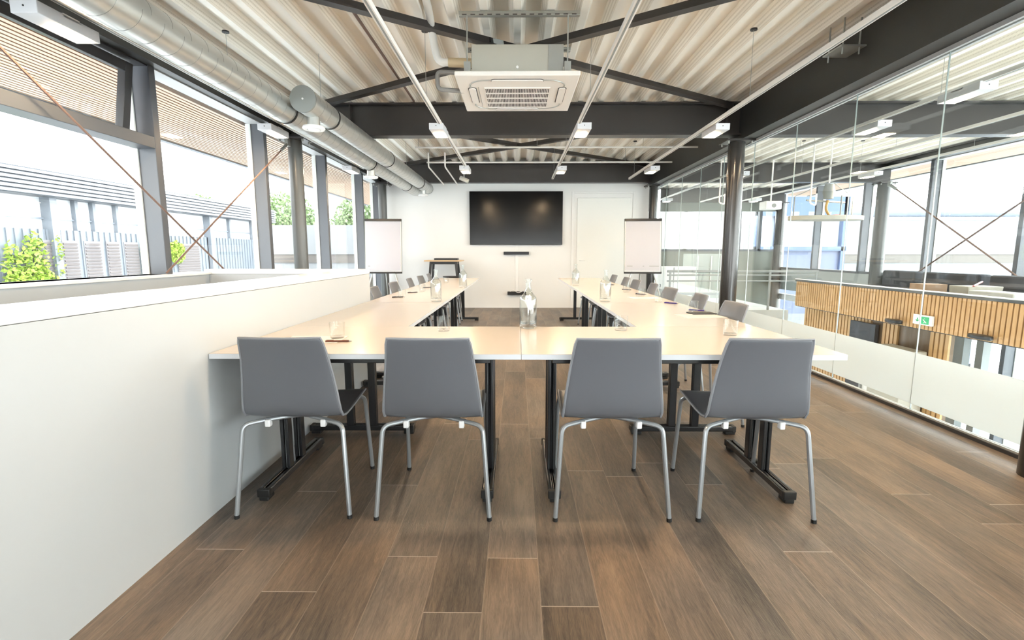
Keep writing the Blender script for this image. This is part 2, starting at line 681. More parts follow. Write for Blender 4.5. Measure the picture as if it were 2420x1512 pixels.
# back wall; rear wall and its low windows, unseen, added for light from behind
bw = struct(B(XW - 0.15, 2.76, YB, YB + 0.15, -0.3, 3.12).build('wall_back', M_WALL_LIT))
rw = MB()
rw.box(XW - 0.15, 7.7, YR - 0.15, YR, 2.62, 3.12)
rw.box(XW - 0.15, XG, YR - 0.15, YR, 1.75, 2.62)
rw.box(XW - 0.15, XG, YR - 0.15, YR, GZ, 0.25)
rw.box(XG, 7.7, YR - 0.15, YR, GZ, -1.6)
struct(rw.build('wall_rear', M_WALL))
rw = MB()
for xx in (-2.9, -1.4, 0.0, 1.4, 2.84, 4.4, 6.0, 7.5):
    rw.box(xx, xx + 0.08, YR - 0.12, YR + 0.02, -1.6 if xx > 2.8 else 0.25, 2.62 if xx > 2.8 else 1.75)
wr = struct(rw.build('window_50', M_MULL))  # unseen window frames, added to let daylight in behind the camera
B(XW, 7.6, YR - 0.06, YR - 0.05, -1.6, 2.62).build('glass_pane', M_GLASS, wr)
struct(B(XL, 2.76, YB - 0.012, YB, 0, 0.012).build('baseboard_back', M_LEDGE))
# flush door in the back wall
d1 = MB()
d1.box(1.15, 1.20, YB - 0.02, YB, 0, 2.45)
d1.box(2.425, 2.475, YB - 0.02, YB, 0, 2.45)
d1.box(1.20, 2.425, YB - 0.02, YB, 2.40, 2.45)
door = struct(d1.build('door_1', M_WALL_LIT, bevel=0.003))
B(1.265, 2.375, YB - 0.03, YB, 0.01, 2.315).build('door_leaf', M_DOOR, door, bevel=0.004)
dh = MB()
dh.tube([(1.33, YB - 0.03, 1.02), (1.33, YB - 0.07, 1.02), (1.44, YB - 0.07, 1.02)], 0.008, 8)
dh.build('door_handle', M_WHITE, door)


# ceiling: trapezoidal steel deck running away from the camera
def deck(x0, x1, y0, y1):
    p = 0.255
    prof = []
    x = x0
    while x < x1:
        prof += [(x, 3.0), (x + 0.058, 3.0), (x + 0.098, 3.10), (x + 0.215, 3.10)]
        x += p
    prof.append((x, 3.0))
    n = len(prof)
    vs = [(a, y0, z) for a, z in prof] + [(a, y1, z) for a, z in prof]
    fs = [(i, i + 1, i + 1 + n, i + n) for i in range(n - 1)]
    mb = MB()
    mb.add(vs, fs)
    return mb


XD = -0.029 - 0.255 * 12
ceil = struct(deck(XD, 7.8, YR, YE).build('ceiling', M_DECK, smooth=False))
B(XD - 1.0, 8.6, YR, YE + 0.6, 3.115, 3.18).build('roof_sheet', M_CEILB, ceil)


# steel frame
def ibeam(axis, c, a, b, z0, z1, wd=0.15, fl=0.02):
    """I section running along axis, centred at c on the other horizontal axis"""
    mb = MB()
    poly = [(c - wd / 2, z0), (c + wd / 2, z0), (c + wd / 2, z0 + fl), (c + 0.006, z0 + fl), (c + 0.006, z1 - fl), (c + wd / 2, z1 - fl),
            (c + wd / 2, z1), (c - wd / 2, z1), (c - wd / 2, z1 - fl), (c - 0.006, z1 - fl), (c - 0.006, z0 + fl), (c - wd / 2, z0 + fl)]
    mb.prism(poly, axis, a, b)
    return mb


GY = [2.75, 6.35, 10.42, 14.45]
lab = ['dark steel cross beam spanning above the middle of the room', 'dark steel cross beam against the top of the white back wall',
       'dark steel cross beam far beyond the glass at the end of the hall']
tag(ibeam('x', 2.75, -2.9, 7.6, 2.60, 2.985, 0.17).build('cross_beam', M_STEEL), 'dark steel cross beam just above the top edge of the photo', 'beam', 'dark steel cross beams')
for i, y in enumerate(GY[1:]):
    o = ibeam('x', y, -2.9 if i < 2 else 2.9, 7.6, 2.60, 2.985, 0.17).build('cross_beam', M_STEEL)
    tag(o, lab[i], 'beam', 'dark steel cross beams')
    if i == 0:
        pl = MB()
        for sx_ in (-2.05, 2.55):
            pl.box(sx_, sx_ + 0.012, y - 0.08, y + 0.08, 2.62, 2.965)
        pl.build('stiffener_plate', M_STEEL, o)
rb = tag(ibeam('y', 2.80, YR, YE, 2.545, 2.995, 0.16).build('side_beam', M_STEELG), 'deep charcoal steel beam running along the top of the glass wall', 'beam')
B(2.79, 2.868, YR, YE, 2.566, 2.975).build('web_plate', M_STEELG, rb)
B(2.726, 2.80, YR, YE, 2.566, 2.975).build('web_plate', M_STEELG, rb)
tag(ibeam('y', -2.86, YR, YB, 2.63, 2.995, 0.12).build('side_beam', M_STEELG), 'dark steel beam above the left windows behind the ducts', 'beam')
tag(ibeam('y', 7.5, YR, YE, 2.86, 2.995, 0.14).build('side_beam', M_STEELG), 'dark steel beam above the windows across the hall', 'beam')
# clamp with threaded bars on the right beam
cl = empty('beam_clamp', (2.62, 4.25, 2.78))
tag(cl, 'grey steel clamp plate with threaded bars beside the right beam', 'bracket')
B(-0.09, 0.12, -0.12, 0.12, 0, 0.012).build('plate', M_ZINC, cl)
for k, (dx, dy) in enumerate(((-0.06, -0.09), (0.07, -0.09), (-0.06, 0.09))):
    MB().tube([(dx, dy, -0.05), (dx, dy, 0.22)], 0.006, 6).build('threaded_bar', M_ZINC, cl)


# columns
def column(x, y, z0, z1, r, label, m=M_COLUMN):
    c = empty('steel_column', (x, y, z0))
    tag(c, label, 'column', 'round steel columns')
    MB().tube([(0, 0, 0), (0, 0, z1 - z0)], r, 28).build('shaft', m, c)
    B(-0.17, 0.17, -0.14, 0.14, z1 - z0, z1 - z0 + 0.02).build('head_plate', M_STEEL, c)
    b_ = MB()
    for sx_ in (-1, 1):
        for sy in (-1, 1):
            b_.tube([(sx_ * 0.14, sy * 0.1, z1 - z0 - 0.03), (sx_ * 0.14, sy * 0.1, z1 - z0 + 0.03)], 0.012, 6)
    b_.build('bolt', M_ZINC, c)
    return c


M_COLL = mat('grey column paint', (0.085, 0.088, 0.085), 0.3)
column(-2.77, 6.35, 0, 2.56, 0.085, 'grey round steel column between the left windows, nearest the camera', M_COLL)
column(-2.77, 10.35, 0, 2.56, 0.085, 'round steel column behind the left flip chart at the back wall', M_COLL)
column(2.71, 6.35, 0, 2.525, 0.098, 'glossy dark round column standing in front of the glass wall')
column(2.80, 10.40, 0, 2.525, 0.085, 'dark round column behind the right flip chart at the back wall')
column(2.78, 2.50, 0, 2.525, 0.098, 'dark round column cut off by the right edge of the photo')
column(7.45, 10.35, GZ, 2.56, 0.12, 'grey round column at the hall windows with bracing rods at its head', M_COLL)
column(7.45, 14.3, GZ, 2.56, 0.12, 'dark round column in the far corner of the hall')
column(7.45, 6.35, GZ, 2.56, 0.12, 'grey round column at the hall windows nearest the right edge', M_COLL)

# ceiling wind bracing: flat crossed bars
for i, (y0, y1, z) in enumerate(((2.86, 6.25, 2.905), (6.45, 10.32, 2.905))):
    for s_ in (-1, 1):
        a, b = (s_ * 2.6, y0, z - 0.02 * (s_ > 0)), (-s_ * 2.6, y1, z - 0.02 * (s_ > 0))
        mb = MB()
        mb.bar(a, b, 0.075, 0.012)
        mb.bar((a[0], a[1], a[2] + 0.03), (b[0], b[1], b[2] + 0.03), 0.01, 0.06)
        o = mb.build('bracing_bar', M_STEEL)
        tag(o, 'dark diagonal ceiling bar, near end at the %s, %s' % ('left' if s_ < 0 else 'right', 'above the air conditioner' if i == 0 else 'before the back wall'), 'bracing bar', 'crossed bracing bars under the ceiling')


# wall bracing rods
def rod(a, b, label, r=0.008):
    a, b = Vector(a), Vector(b)
    d = (b - a).normalized()
    e = empty('tension_rod', a)
    tag(e, label, 'bracing rod', 'diagonal bracing rods at the windows')
    MB().tube([Vector((0, 0, 0)), b - a], r, 8).build('rod', M_CABLE, e)
    MB().tube([d * 0.02, d * 0.22], r * 2.2, 8).build('turnbuckle', M_ZINC, e)
    B(-0.02, 0.02, -0.04, 0.04, -0.03, 0.06).build('fork', M_ZINC, e)
    return e


rod((-2.80, 6.22, 2.50), (-2.80, 3.925, 1.02), 'thin rust brown rod from the left column head down to the sill')
rod((-2.80, 2.35, 2.59), (-2.80, 4.71, 1.02), 'thin rust brown rod crossing the left windows from upper left to lower right')
rod((7.3, 10.0, 2.50), (7.3, 6.35, 0.26), 'thin bracing rod falling rightwards behind the hall, right of its column', 0.013)
rod((7.3, 6.55, 2.42), (7.3, 10.0, 0.26), 'thin bracing rod rising rightwards behind the hall from its column foot', 0.013)


# ---- left window wall
def window(n, y0, y1, x, side, z0, z1, vent=False, head=M_HEAD, col=M_MULL, transom=None):
    """one glazed bay between mullion centre y0 and y1; side=+1: room lies to +x"""
    mb = MB()
    xa, xb = (x - 0.17, x + 0.02) if side > 0 else (x - 0.02, x + 0.17)
    mb.box(xa, xb, y1 - 0.035, y1 + 0.035, z0, z1 + 0.05)
    mb.box(xa, xb, y0 + 0.036, y1 - 0.036, z0, z0 + 0.05)
    if transom:
        mb.box(xa + 0.03, xb, y0 + 0.036, y1 - 0.036, transom, transom + 0.09)
    o = struct(mb.build('window_%d' % n, col, bevel=0.004))
    g = MB()
    gx = x - 0.155 * side
    g.box(gx, gx + 0.01, y0 + 0.036, y1 - 0.036, z0 + 0.05, transom or z1)
    g.build('glass_pane', M_GLASS, o)
    e = MB()
    for yy in (y1 - 0.042,):
        e.box(gx - 0.02, gx + 0.035, yy - 0.006, yy + 0.006, z0 + 0.05, z1)
    e.build('gasket', M_MULLW, o)
    B(xa + 0.02, xb - 0.005, y0 + 0.036, y1 - 0.036, z1, min(z1 + 0.16, 2.98)).build('head_panel', head, o)
    return o


MY = [-6.4, -4.3, -2.4, -0.55, 1.27, 2.25, 4.08, 5.83, 7.65, 9.42, 10.58]
for i in range(len(MY) - 1):
    window(i + 1, MY[i], MY[i + 1], XW, 1, 0.955 if MY[i + 1] < 5 else 0.12, 2.62, head=M_MULLD if MY[i + 1] < 4.5 else M_HEAD,
           transom=2.0 if i == 5 else None)
# hopper vent: a sash hinged at its head and tipped into the room
hv = empty('hopper_sash', (XW - 0.05, 0, 2.60))
tag(hv, 'dark framed hopper window sash tipped open in the left window', 'window sash')
hv.rotation_euler = (0, R(9), 0)
s1 = MB()
for (a, b_, c, d_) in ((2.40, 3.87, -0.07, 0), (2.40, 3.87, -0.58, -0.51)):
    s1.box(-0.025, 0.035, a, b_, c, d_)
s1.box(-0.025, 0.035, 2.33, 2.40, -0.58, 0)
s1.box(-0.025, 0.035, 3.87, 3.94, -0.58, 0)
s1.build('sash_frame', M_MULLD, hv, bevel=0.003)
B(0, 0.008, 2.40, 3.87, -0.51, -0.07).build('sash_glass', M_GLASS, hv)
B(0.03, 0.06, 2.88, 2.91, -0.52, -0.36).build('sash_handle', M_WHITE, hv)
MB().tube([(0.02, 3.95, -0.38), (-0.10, 4.02, -0.25)], 0.005, 6).build('stay_arm', M_ZINC, hv)

# larch soffit of the roof overhang outside, one course of slats per side
for nm, xa, xb, lbl, dz in (('left', -4.56, -3.08, 'larch slatted eaves soffit outside the left windows', 0.0), ('right', 7.8, 8.75, 'larch slatted eaves soffit outside the hall windows', 0.25)):
    mb = MB()
    mb.box(xa, xb, YR, YE + 0.5, 2.70 + dz, 2.74 + dz, 1)
    x = xa + 0.01
    while x < xb - 0.04:
        mb.box(x, x + 0.040, YR, YE + 0.5, 2.620 + dz, 2.66 + dz)
        x += 0.060
    o = tag(mb.build('soffit', [M_SOFFIT, mat('dark slat backing', (0.05, 0.03, 0.02), 0.8)]), lbl, 'soffit')  # plate behind the slats coloured dark so the gaps read as dark lines
    e = xa if nm == 'left' else xb
    B(e - 0.04, e + 0.04, YR, YE + 0.5, 2.60 + dz, 2.86 + dz).build('fascia', M_ZCLAD, o)
    o['kind'] = 'structure'

# ---- glass partition
GL = [-5.5, -4.6, -3.7, -2.77, -1.87, -0.97, -0.07, 0.86, 1.76, 2.66, 3.56, 4.47, 5.38, 6.30, 7.20, 8.08, 8.98, 9.88, 10.5]
pt = MB()
pt.box(XG - 0.02, XG + 0.03, YR, 10.5, 0.0, 0.022)
part = struct(pt.build('wall_right', M_MULLD))
B(XG - 0.012, XG + 0.022, YR, 10.5, 0.022, 0.034).build('floor_rail', M_ZINC, part)
tr = MB()
tr.box(XG - 0.03, XG - 0.008, YR, 10.5, 2.515, 2.545)
tr.box(XG + 0.016, XG + 0.04, YR, 10.5, 2.515, 2.545)
tr.build('head_rail', M_HEAD, part)
for a, b_ in zip([YR] + GL[:-1], GL):
    g = B(XG, XG + 0.008, a + 0.003, b_ - 0.003, 0.034, 2.54).build('glass_pane', M_GLASSP, part)
    B(XG - 0.0015, XG - 0.0003, a + 0.003, b_ - 0.003, 0.078, 0.455).build('frosted_film', M_FILM, g)
for b_ in GL[:-1]:
    B(XG - 0.001, XG + 0.009, b_ - 0.0018, b_ + 0.0018, 0.034, 2.54).build('joint', M_GLASSE, part)

# ---- the hall across the void
M_OAKR = M_OAK
hf = MB()
hf.box(XG + 0.1, 5.62, 10.2, YE, -0.3, 0.0)
hf.box(5.66, XF, 2.0, 9.9, 0.14, 0.20)
hf.box(XG + 0.02, 3.05, YR, 10.5, -0.3, -0.02)
struct(hf.build('floor_gallery', M_LGREY))
struct(B(XG - 0.2, 40, YR - 25, 60, GZ - 0.2, GZ).build('ground', M_GROUND))
struct(B(-40, XG - 0.2, YR - 25, 60, GZ - 0.2, GZ).build('ground_left', M_GROUND))

bal = empty('slatted_balustrade', (5.6, 0, 0))
tag(bal, 'oak slatted balustrade with grey cap across the hall void', 'balustrade')
mb = MB()
y = 2.0
while y < 9.9:
    mb.box(-0.018, 0.012, y, y + 0.047, 0.135, 0.615)
    y += 0.065
mb.build('slat_screen', M_OAK, bal)
B(0.012, 0.05, 2.0, 9.93, 0.12, 0.62).build('backing_panel', M_DGREY, bal)
B(-0.025, 0.07, 2.0, 9.95, 0.618, 0.655).build('top_cap', mat('dark grey cap', (0.07, 0.075, 0.08), 0.35), bal)
B(-0.03, 0.03, 2.0, 9.95, 0.655, 0.668).build('cap_edge', M_WHITE, bal)

low = MB()
y = 2.0
holes = [(6.9, 7.55), (7.84, 8.06)]
while y < 9.98:
    h0 = 0.0
    inside = any(a < y < b for a, b in holes)
    if y > 6.62 and not inside:
        zt = 0.14
        if 8.55 < y < 9.78 or 7.1 < y < 7.85 or 8.0 < y < 8.6:
            pass
        low.box(5.86, 5.89, y, y + 0.058, GZ, zt)
    y += 0.083
ls = tag(low.build('slatted_wall', M_OAK), 'oak slatted ground floor wall under the balustrade, with a door opening', 'slatted wall')
B(5.89, 5.95, 6.66, 9.98, GZ, 0.138).build('backing_panel', M_OAKD, ls)
tag(B(5.80, 5.86, 7.95, 8.55, GZ, 0.02).build('dark_door', M_DGREY), 'dark grey door leaf in the slatted ground floor wall', 'door')
cb = MB()
cb.box(5.5, 5.84, 6.95, 7.6, GZ, -0.22)
tag(cb.build('low_cabinet', M_STRAW, bevel=0.01), 'pale grey brown cabinet against the slatted wall below the exit sign', 'cabinet')
wf = MB()
wf.box(5.66, 5.72, 7.97, 8.01, GZ, -0.33)
wf.box(5.66, 5.72, 7.63, 7.67, GZ, -0.33)
wf.box(5.66, 5.72, 7.67, 7.97, -0.38, -0.33)
wf.box(5.69, 5.70, 7.67, 7.97, GZ, -0.38, 1)
tag(wf.build('framed_board', [M_MGREY, M_WHITE]), 'white board in a grey frame at the slatted wall, left of the cabinet', 'board')
# emergency exit sign
ex = tag(B(5.545, 5.575, 6.58, 6.90, 0.20, 0.335).build('exit_sign', M_WHITE, bevel=0.003), 'white exit sign with green square pictogram on the oak slats', 'sign')
B(5.541, 5.545, 6.63, 6.76, 0.215, 0.315).build('green_square', M_GREEN, ex)
ar = MB()
ar.tube([(5.539, 6.72, 0.275), (5.539, 6.69, 0.255), (5.539, 6.705, 0.23)], 0.006, 6)
ar.tube([(5.539, 6.69, 0.255), (5.539, 6.665, 0.235)], 0.006, 6)
ar.lathe([(0, 0.0), (0.008, 0.004), (0.008, 0.01), (0, 0.014)], 8, (5.539, 6.695, 0.282))
ar.build('running_figure', M_WHITE, ex)
a2 = MB()
a2.bar((5.542, 6.82, 0.29), (5.542, 6.82, 0.24), 0.012, 0.004)
a2.bar((5.542, 6.845, 0.262), (5.542, 6.82, 0.24), 0.008, 0.004)
a2.bar((5.542, 6.795, 0.262), (5.542, 6.82, 0.24), 0.008, 0.004)
a2.build('down_arrow', M_GREEN, ex)
for yy, lb in ((7.19, 'black oval wall lamp on the slats, left of the exit sign'), (5.83, 'black oval wall lamp on the slats, right of the exit sign')):
    o = MB()
    n = 16
    ring = [(5.5 + 0.07 * math.cos(2 * PI * k / n), yy + 0.15 * math.sin(2 * PI * k / n)) for k in range(n)]
    o.prism([(a, b) for a, b in ring], 'z', 0.165, 0.215)
    q = tag(o.build('wall_lamp', M_BLACK, bevel=0.012), lb, 'lamp', 'black oval wall lamps')
    B(5.53, 5.59, yy - 0.03, yy + 0.03, 0.17, 0.21).build('bracket', M_BLACK, q)

# window bays of the far facade, upper and ground floor
HY = [2.4, 4.15, 5.9, 7.65, 9.4, 11.15, 12.9, 14.7]
for i in range(len(HY) - 1):
    o = window(20 + i, HY[i], HY[i + 1], XF, -1, 0.72, 2.85, head=M_HEAD)
    q = window(30 + i, HY[i], HY[i + 1], XF, -1, GZ, -0.15, head=M_HEAD)
struct(B(XF - 0.02, XF + 0.16, 2.0, YE, 0.14, 0.72).build('wall_facade', M_MGREY))
for k, (ya, yb) in enumerate(((8.74, 8.95), (8.0, 8.2), (7.66, 7.78))):
    tag(B(7.30, 7.42, ya, yb, GZ, 0.02).build('pier', M_DGREY if k == 0 else M_MGREY), ('dark grey flat pier beside the parked blue car', 'mid grey pier under the right oval lamp', 'slim grey pier below the balustrade, furthest to the right')[k], 'pier')

# end of the hall
we = MB()
we.box(XG + 0.1, 7.7, YE, YE + 0.15, GZ, 1.24)
we.box(XG + 0.1, 7.7, YE, YE + 0.15, 2.38, 3.12)
we.box(XG + 0.1, 3.35, YE, YE + 0.15, 1.24, 2.38)
we.build('wall_end', mat('grey green end wall', (0.17, 0.18, 0.155), 0.6))
bpy.data.objects['wall_end']['kind'] = 'structure'
wn_ = MB()
for xx in (3.35, 4.92, 6.5, 7.1):
    wn_.box(xx, xx + 0.08, YE - 0.03, YE + 0.1, 1.24, 2.38)
wn_.box(3.35, 7.6, YE - 0.03, YE + 0.1, 1.22, 1.28)
we2 = struct(wn_.build('window_40', M_MULL))
B(3.4, 7.6, YE + 0.05, YE + 0.06, 1.28, 2.38).build('glass_pane', M_GLASS, we2)
B(3.4, 6.4, YE - 0.06, YE - 0.04, 1.30, 2.36).build('roller_blind', mat('white roller blind', (0.9, 0.9, 0.9), 0.6), we2)

# hall furniture seen through the glass
cabn = tag(B(3.2, 4.15, 11.5, 12.0, 0, 0.86).build('storage_cabinet', M_WHITE, bevel=0.005), 'white storage cabinet beyond the glass with black lettering', 'cabinet')
text('lettering', 'R13', 0.10, (3.27, 11.496, 0.42), (PI / 2, 0, 0), M_BLACK, cabn)
B(3.62, 3.64, 11.49, 11.5, 0.05, 0.84).build('door_gap', M_MGREY, cabn)
sf = tag(B(3.15, 4.6, 10.9, 11.2, 0.25, 0.30).build('low_rail', M_MGREY), 'low grey rail in front of the white storage cabinet', 'rail')
for xx in (3.2, 3.9, 4.5):
    B(xx, xx + 0.04, 10.98, 11.02, 0, 0.25).build('post', M_MGREY, sf)
tp = empty('tripod_easel', (3.55, 13.4, 0.0))
tag(tp, 'black A-frame easel standing beyond the glass behind the white cabinet', 'easel')
for dx, dy in ((-0.13, 0), (0.13, 0), (0, 0.2)):
    MB().tube([(dx, dy, 0), (0, 0, 1.2)], 0.012, 6).build('leg', M_BLACK, tp)
gc = tag(B(4.35, 5.55, 13.0, 13.05, 0, 1.15).build('screen_panel', mat('sage glass screen', (0.33, 0.37, 0.35), 0.3)), 'grey green screen panel right of the white cabinet beyond the glass', 'screen')
for xx in (4.7, 5.05, 5.3):
    B(xx, xx + 0.03, 12.98, 13.0, 0, 1.1).build('panel_strip', M_LGREY, gc)
# gallery balustrade of rails
gr = empty('handrail', (0, 10.25, 0))
tag(gr, 'grey metal handrail with mid rail at the gallery edge beside the oak balustrade', 'handrail')
for k, zz in enumerate((0.80, 0.72, 0.60)):
    MB().tube([(3.1, 0, zz), (6.2, 0, zz - 0.0)], 0.016 if k else 0.024, 8).build('rail', M_MGREY, gr)
for xx in (3.15, 4.2, 5.2, 6.15):
    B(xx, xx + 0.03, -0.02, 0.02, 0, 0.80).build('post', M_MGREY, gr)
B(3.2, 6.1, -0.004, 0.004, 0.06, 0.58).build('infill_glass', M_GLASS, gr)

# low dark seating and clutter behind the balustrade
for k, (ya, yb, lb) in enumerate(((8.55, 9.3, 'anthracite low seat behind the balustrade, left of the round column'),
                                  (7.35, 8.4, 'anthracite low seat behind the balustrade, middle one'),
                                  (5.2, 7.2, 'long anthracite low seat behind the balustrade at the right edge'))):
    sfa = empty('low_sofa', (6.35, ya, 0.20))
    tag(sfa, lb, 'sofa', 'anthracite seats behind the balustrade')
    L = yb - ya
    B(0, 0.62, 0.02, L - 0.02, 0.08, 0.38).build('seat', M_DGREY, sfa, bevel=0.03)
    B(0.46, 0.66, 0.0, L, 0.08, 0.66).build('backrest', M_DGREY, sfa, bevel=0.03)
    for xx in (0.05, 0.55):
        for yy in (0.08, L - 0.12):
            B(xx, xx + 0.04, yy, yy + 0.04, 0, 0.08).build('leg', M_BLACK, sfa)
bx = tag(B(6.0, 6.3, 7.28, 7.6, 0.20, 0.72).build('cardboard_box', M_CARD, bevel=0.004), 'brown cardboard box poking up behind the balustrade near the exit sign', 'box')
B(6.0, 6.3, 7.43, 7.46, 0.7205, 0.722).build('tape', M_STRAW, bx)
bk = MB()
bk.prism([(5.95, 0.35), (6.3, 0.35), (6.36, 0.74), (5.9, 0.74)], 'y', 6.5, 6.8)
bk = tag(bk.build('storage_basket', M_STRAW, bevel=0.01), 'woven straw coloured basket behind the balustrade', 'basket')
MB().tube([(5.98, 6.52, 0.745), (6.3, 6.75, 0.79)], 0.012, 6).build('handle', M_RED, bk)
tag(B(5.85, 6.12, 5.85, 6.45, 0.20, 0.70).build('grey_crate', M_LGREY, bevel=0.012), 'light grey crate behind the balustrade, right of the basket', 'crate')

# suspended board with gear hanging in the void
sp = empty('hanging_platform', (5.25, 8.6, 1.76))
tag(sp, 'pale board platform hanging on thin hangers beyond the glass', 'hanging platform')
pm = MB()
n = 28
pm.prism([(0.62 * math.cos(2 * PI * k / n), 0.3 * math.sin(2 * PI * k / n)) for k in range(n)], 'z', -0.036, 0.036)
pm.build('board', M_STRAW, sp, bevel=0.006)
for xx, yy in ((-0.55, 0), (0.5, 0.1), (0.1, -0.22)):
    MB().tube([(xx, yy, 0), (xx, yy, 0.36)], 0.011, 6).build('hanger', M_MGREY, sp)
MB().tube(fillet([(-0.55, 0, 0.36), (0.0, -0.05, 0.62), (0.5, 0.1, 0.36)], 0.1), 0.007, 6).build('sling', M_MGREY, sp)
MB().tube([(-0.02, -0.05, 0.58), (-0.02, -0.05, 1.33)], 0.013, 6).build('drop_rod', M_RAIL, sp)
MB().tube([(-0.35, 0, 0.3), (0.3, 0.0, 0.26)], 0.016, 8).build('cross_tube', M_ZINC, sp)
wh = MB()
wh.lathe([(0, -0.13), (0.07, -0.12), (0.095, 0), (0.07, 0.12), (0, 0.13)], 16)
o = wh.build('drum', M_MGREY, sp)
o.location = (0.02, 0.0, 0.44)
MB().tube(fillet([(0.0, -0.02, 0.3), (-0.03, -0.02, 0.16), (0.05, -0.02, 0.03)], 0.05), 0.022, 8).build('cloth_strip', mat('ochre cloth', (0.45, 0.30, 0.12), 0.8), sp)
B(0.12, 0.22, -0.05, 0.03, 0.022, 0.06).build('orange_block', M_ORANGE, sp)
# white projector box on a drop pole in the hall
pj = empty('ceiling_projector', (5.0, 10.0, 2.02))
tag(pj, 'white box projector hanging from a pole beyond the glass', 'projector')
B(-0.16, 0.16, -0.14, 0.14, 0, 0.16).build('body', M_WHITE, pj, bevel=0.02)
MB().tube([(0, 0, 0.16), (0, 0, 0.95)], 0.015, 8).build('pole', M_WHITE, pj)
MB().tube([(0, -0.15, 0.07), (0, -0.13, 0.07)], 0.04, 16).build('lens', M_MGREY, pj)
for k, (xx, yy, zz, zt) in enumerate(((4.62, 8.0, 1.95, 2.75), (3.55, 8.9, 2.05, 2.9), (3.2, 7.7, 2.0, 2.9))):
    MBo = MB().tube(fillet([(xx, yy, zt + 0.3), (xx, yy, zz), (xx + 0.09, yy, zz - 0.03), (xx + 0.09, yy, zz + 0.15)], 0.03), 0.013, 8)
    tag(MBo.build('drop_pipe', M_RAIL), ('thin white hooked drop pipe beyond the glass, left of the hanging platform', 'thin white drop pipe beyond the glass, beside the projector',
        'thin white drop pipe beyond the glass just behind the dark column')[k], 'pipe', 'white drop pipes in the hall')


# ================================================================= SERVICES UNDER THE CEILING
def duct(x, z, r, y0, y1, label, rings, vents, cap0=False, cap1=False):
    e = empty('spiral_duct', (x, y0, z))
    tag(e, label, 'duct')
    m = MB()
    m.tube([(0, 0, 0), (0, y1 - y0, 0)], r, 40, caps=False)
    m.build('duct_tube', M_GALV, e)
    s = MB()
    k = 0.10
    while k < y1 - y0:
        n = 40
        # thin raised seam standing on the tube, slightly slanted like a spiral lock seam
        pts = [(r * 1.002 * math.cos(2 * PI * j / n), k + 0.10 * j / n, r * 1.002 * math.sin(2 * PI * j / n)) for j in range(n + 1)]
        s.tube(pts, 0.0014, 4)
        k += 0.165
    s.build('lock_seam', M_GALVD, e)
    for yy in rings:
        g = MB()
        g.tube([(0, yy - y0 - 0.012, 0), (0, yy - y0 + 0.012, 0)], r + 0.006, 40)
        g.build('coupling', M_RUBBER, e)
    for yy in vents:
        v = MB()
        v.lathe([(0.055, 0), (0.055, -0.09), (0.075, -0.10)], 24, (0, yy - y0, -r + 0.02))
        q = v.build('branch', M_GALV, e)
        d = MB()
        d.lathe([(0.06, -0.085), (0.092, -0.09), (0.098, -0.105), (0.09, -0.118), (0.06, -0.118), (0.055, -0.108), (0.045, -0.125), (0.02, -0.13), (0, -0.13)], 28, (0, yy - y0, -r + 0.02))
        d.build('air_valve', M_WHITE, q)
    for c, yy in ((cap0, 0), (cap1, y1 - y0)):
        if c:
            g = MB()
            g.tube([(0, yy - 0.012, 0), (0, yy + 0.01, 0)], r + 0.004, 40)
            g.tube([(0, yy - 0.016, 0), (0, yy - 0.012, 0)], 0.008, 10, 1)
            g.build('end_cap', [mat('dull zinc end cap', (0.30, 0.32, 0.31), 0.5, 0.3), M_WHITE], e)
    # hangers
    for yy in [y0 + 0.4, y0 + 2.2, y0 + 4.0]:
        if yy < y1:
            MB().tube([(0, yy - y0, r), (0, yy - y0, 3.0 - z)], 0.0025, 5).build('hanger_wire', M_ZINC, e)
    return e


duct(-2.09, 2.45, 0.115, YR, 10.3, 'silver spiral duct running along the left windows, the lower outer one', [4.62, 7.15, 9.5], [7.25])
duct(-1.834, 2.483, 0.108, 4.42, 10.35, 'shorter silver spiral duct with round end cap, beside the outer duct', [5.0, 7.15, 9.45], [4.62, 9.85], cap0=True, cap1=True)


# lighting rails and luminaires
def rail(x, y0, y1, z, label):
    e = empty('lighting_rail', (x, y0, z))
    tag(e, label, 'lighting rail', 'white lighting rails under the ceiling')
    m = MB()
    m.box(-0.017, 0.017, 0, y1 - y0, -0.016, 0.016)
    m.build('rail_profile', M_RAIL, e, bevel=0.003)
    B(-0.006, 0.006, 0, y1 - y0, -0.0175, -0.0155).build('track_slot', M_MGREY, e)
    yy = 0.6
    while yy < y1 - y0:
        MB().tube([(0, yy, 0.016), (0, yy, 3.0 - z)], 0.002, 5).build('suspension_wire', M_ZINC, e)
        MB().tube([(0, yy, 3.0 - z - 0.012), (0, yy, 3.0 - z)], 0.028, 14).build('ceiling_cup', M_BLACK, e)
        yy += 2.05
    return e


rail(-0.765, YR, 7.75, 2.45, 'white lighting rail passing left of the air conditioner')
rail(0.61, YR, 8.75, 2.45, 'white lighting rail passing right of the air conditioner')
rail(1.94, YR, 8.8, 2.45, 'white lighting rail beside the deep charcoal side beam')
rail(-2.42, YR, 8.0, 2.50, 'grey white lighting rail above the left windows under the duct')
rail(3.52, YR, 13.0, 2.47, 'white lighting rail beyond the glass, nearest the partition')
rail(4.70, YR, 13.0, 2.47, 'white lighting rail beyond the glass, middle of the hall')
rail(5.66, YR, 13.0, 2.47, 'white lighting rail beyond the glass, over the seats')


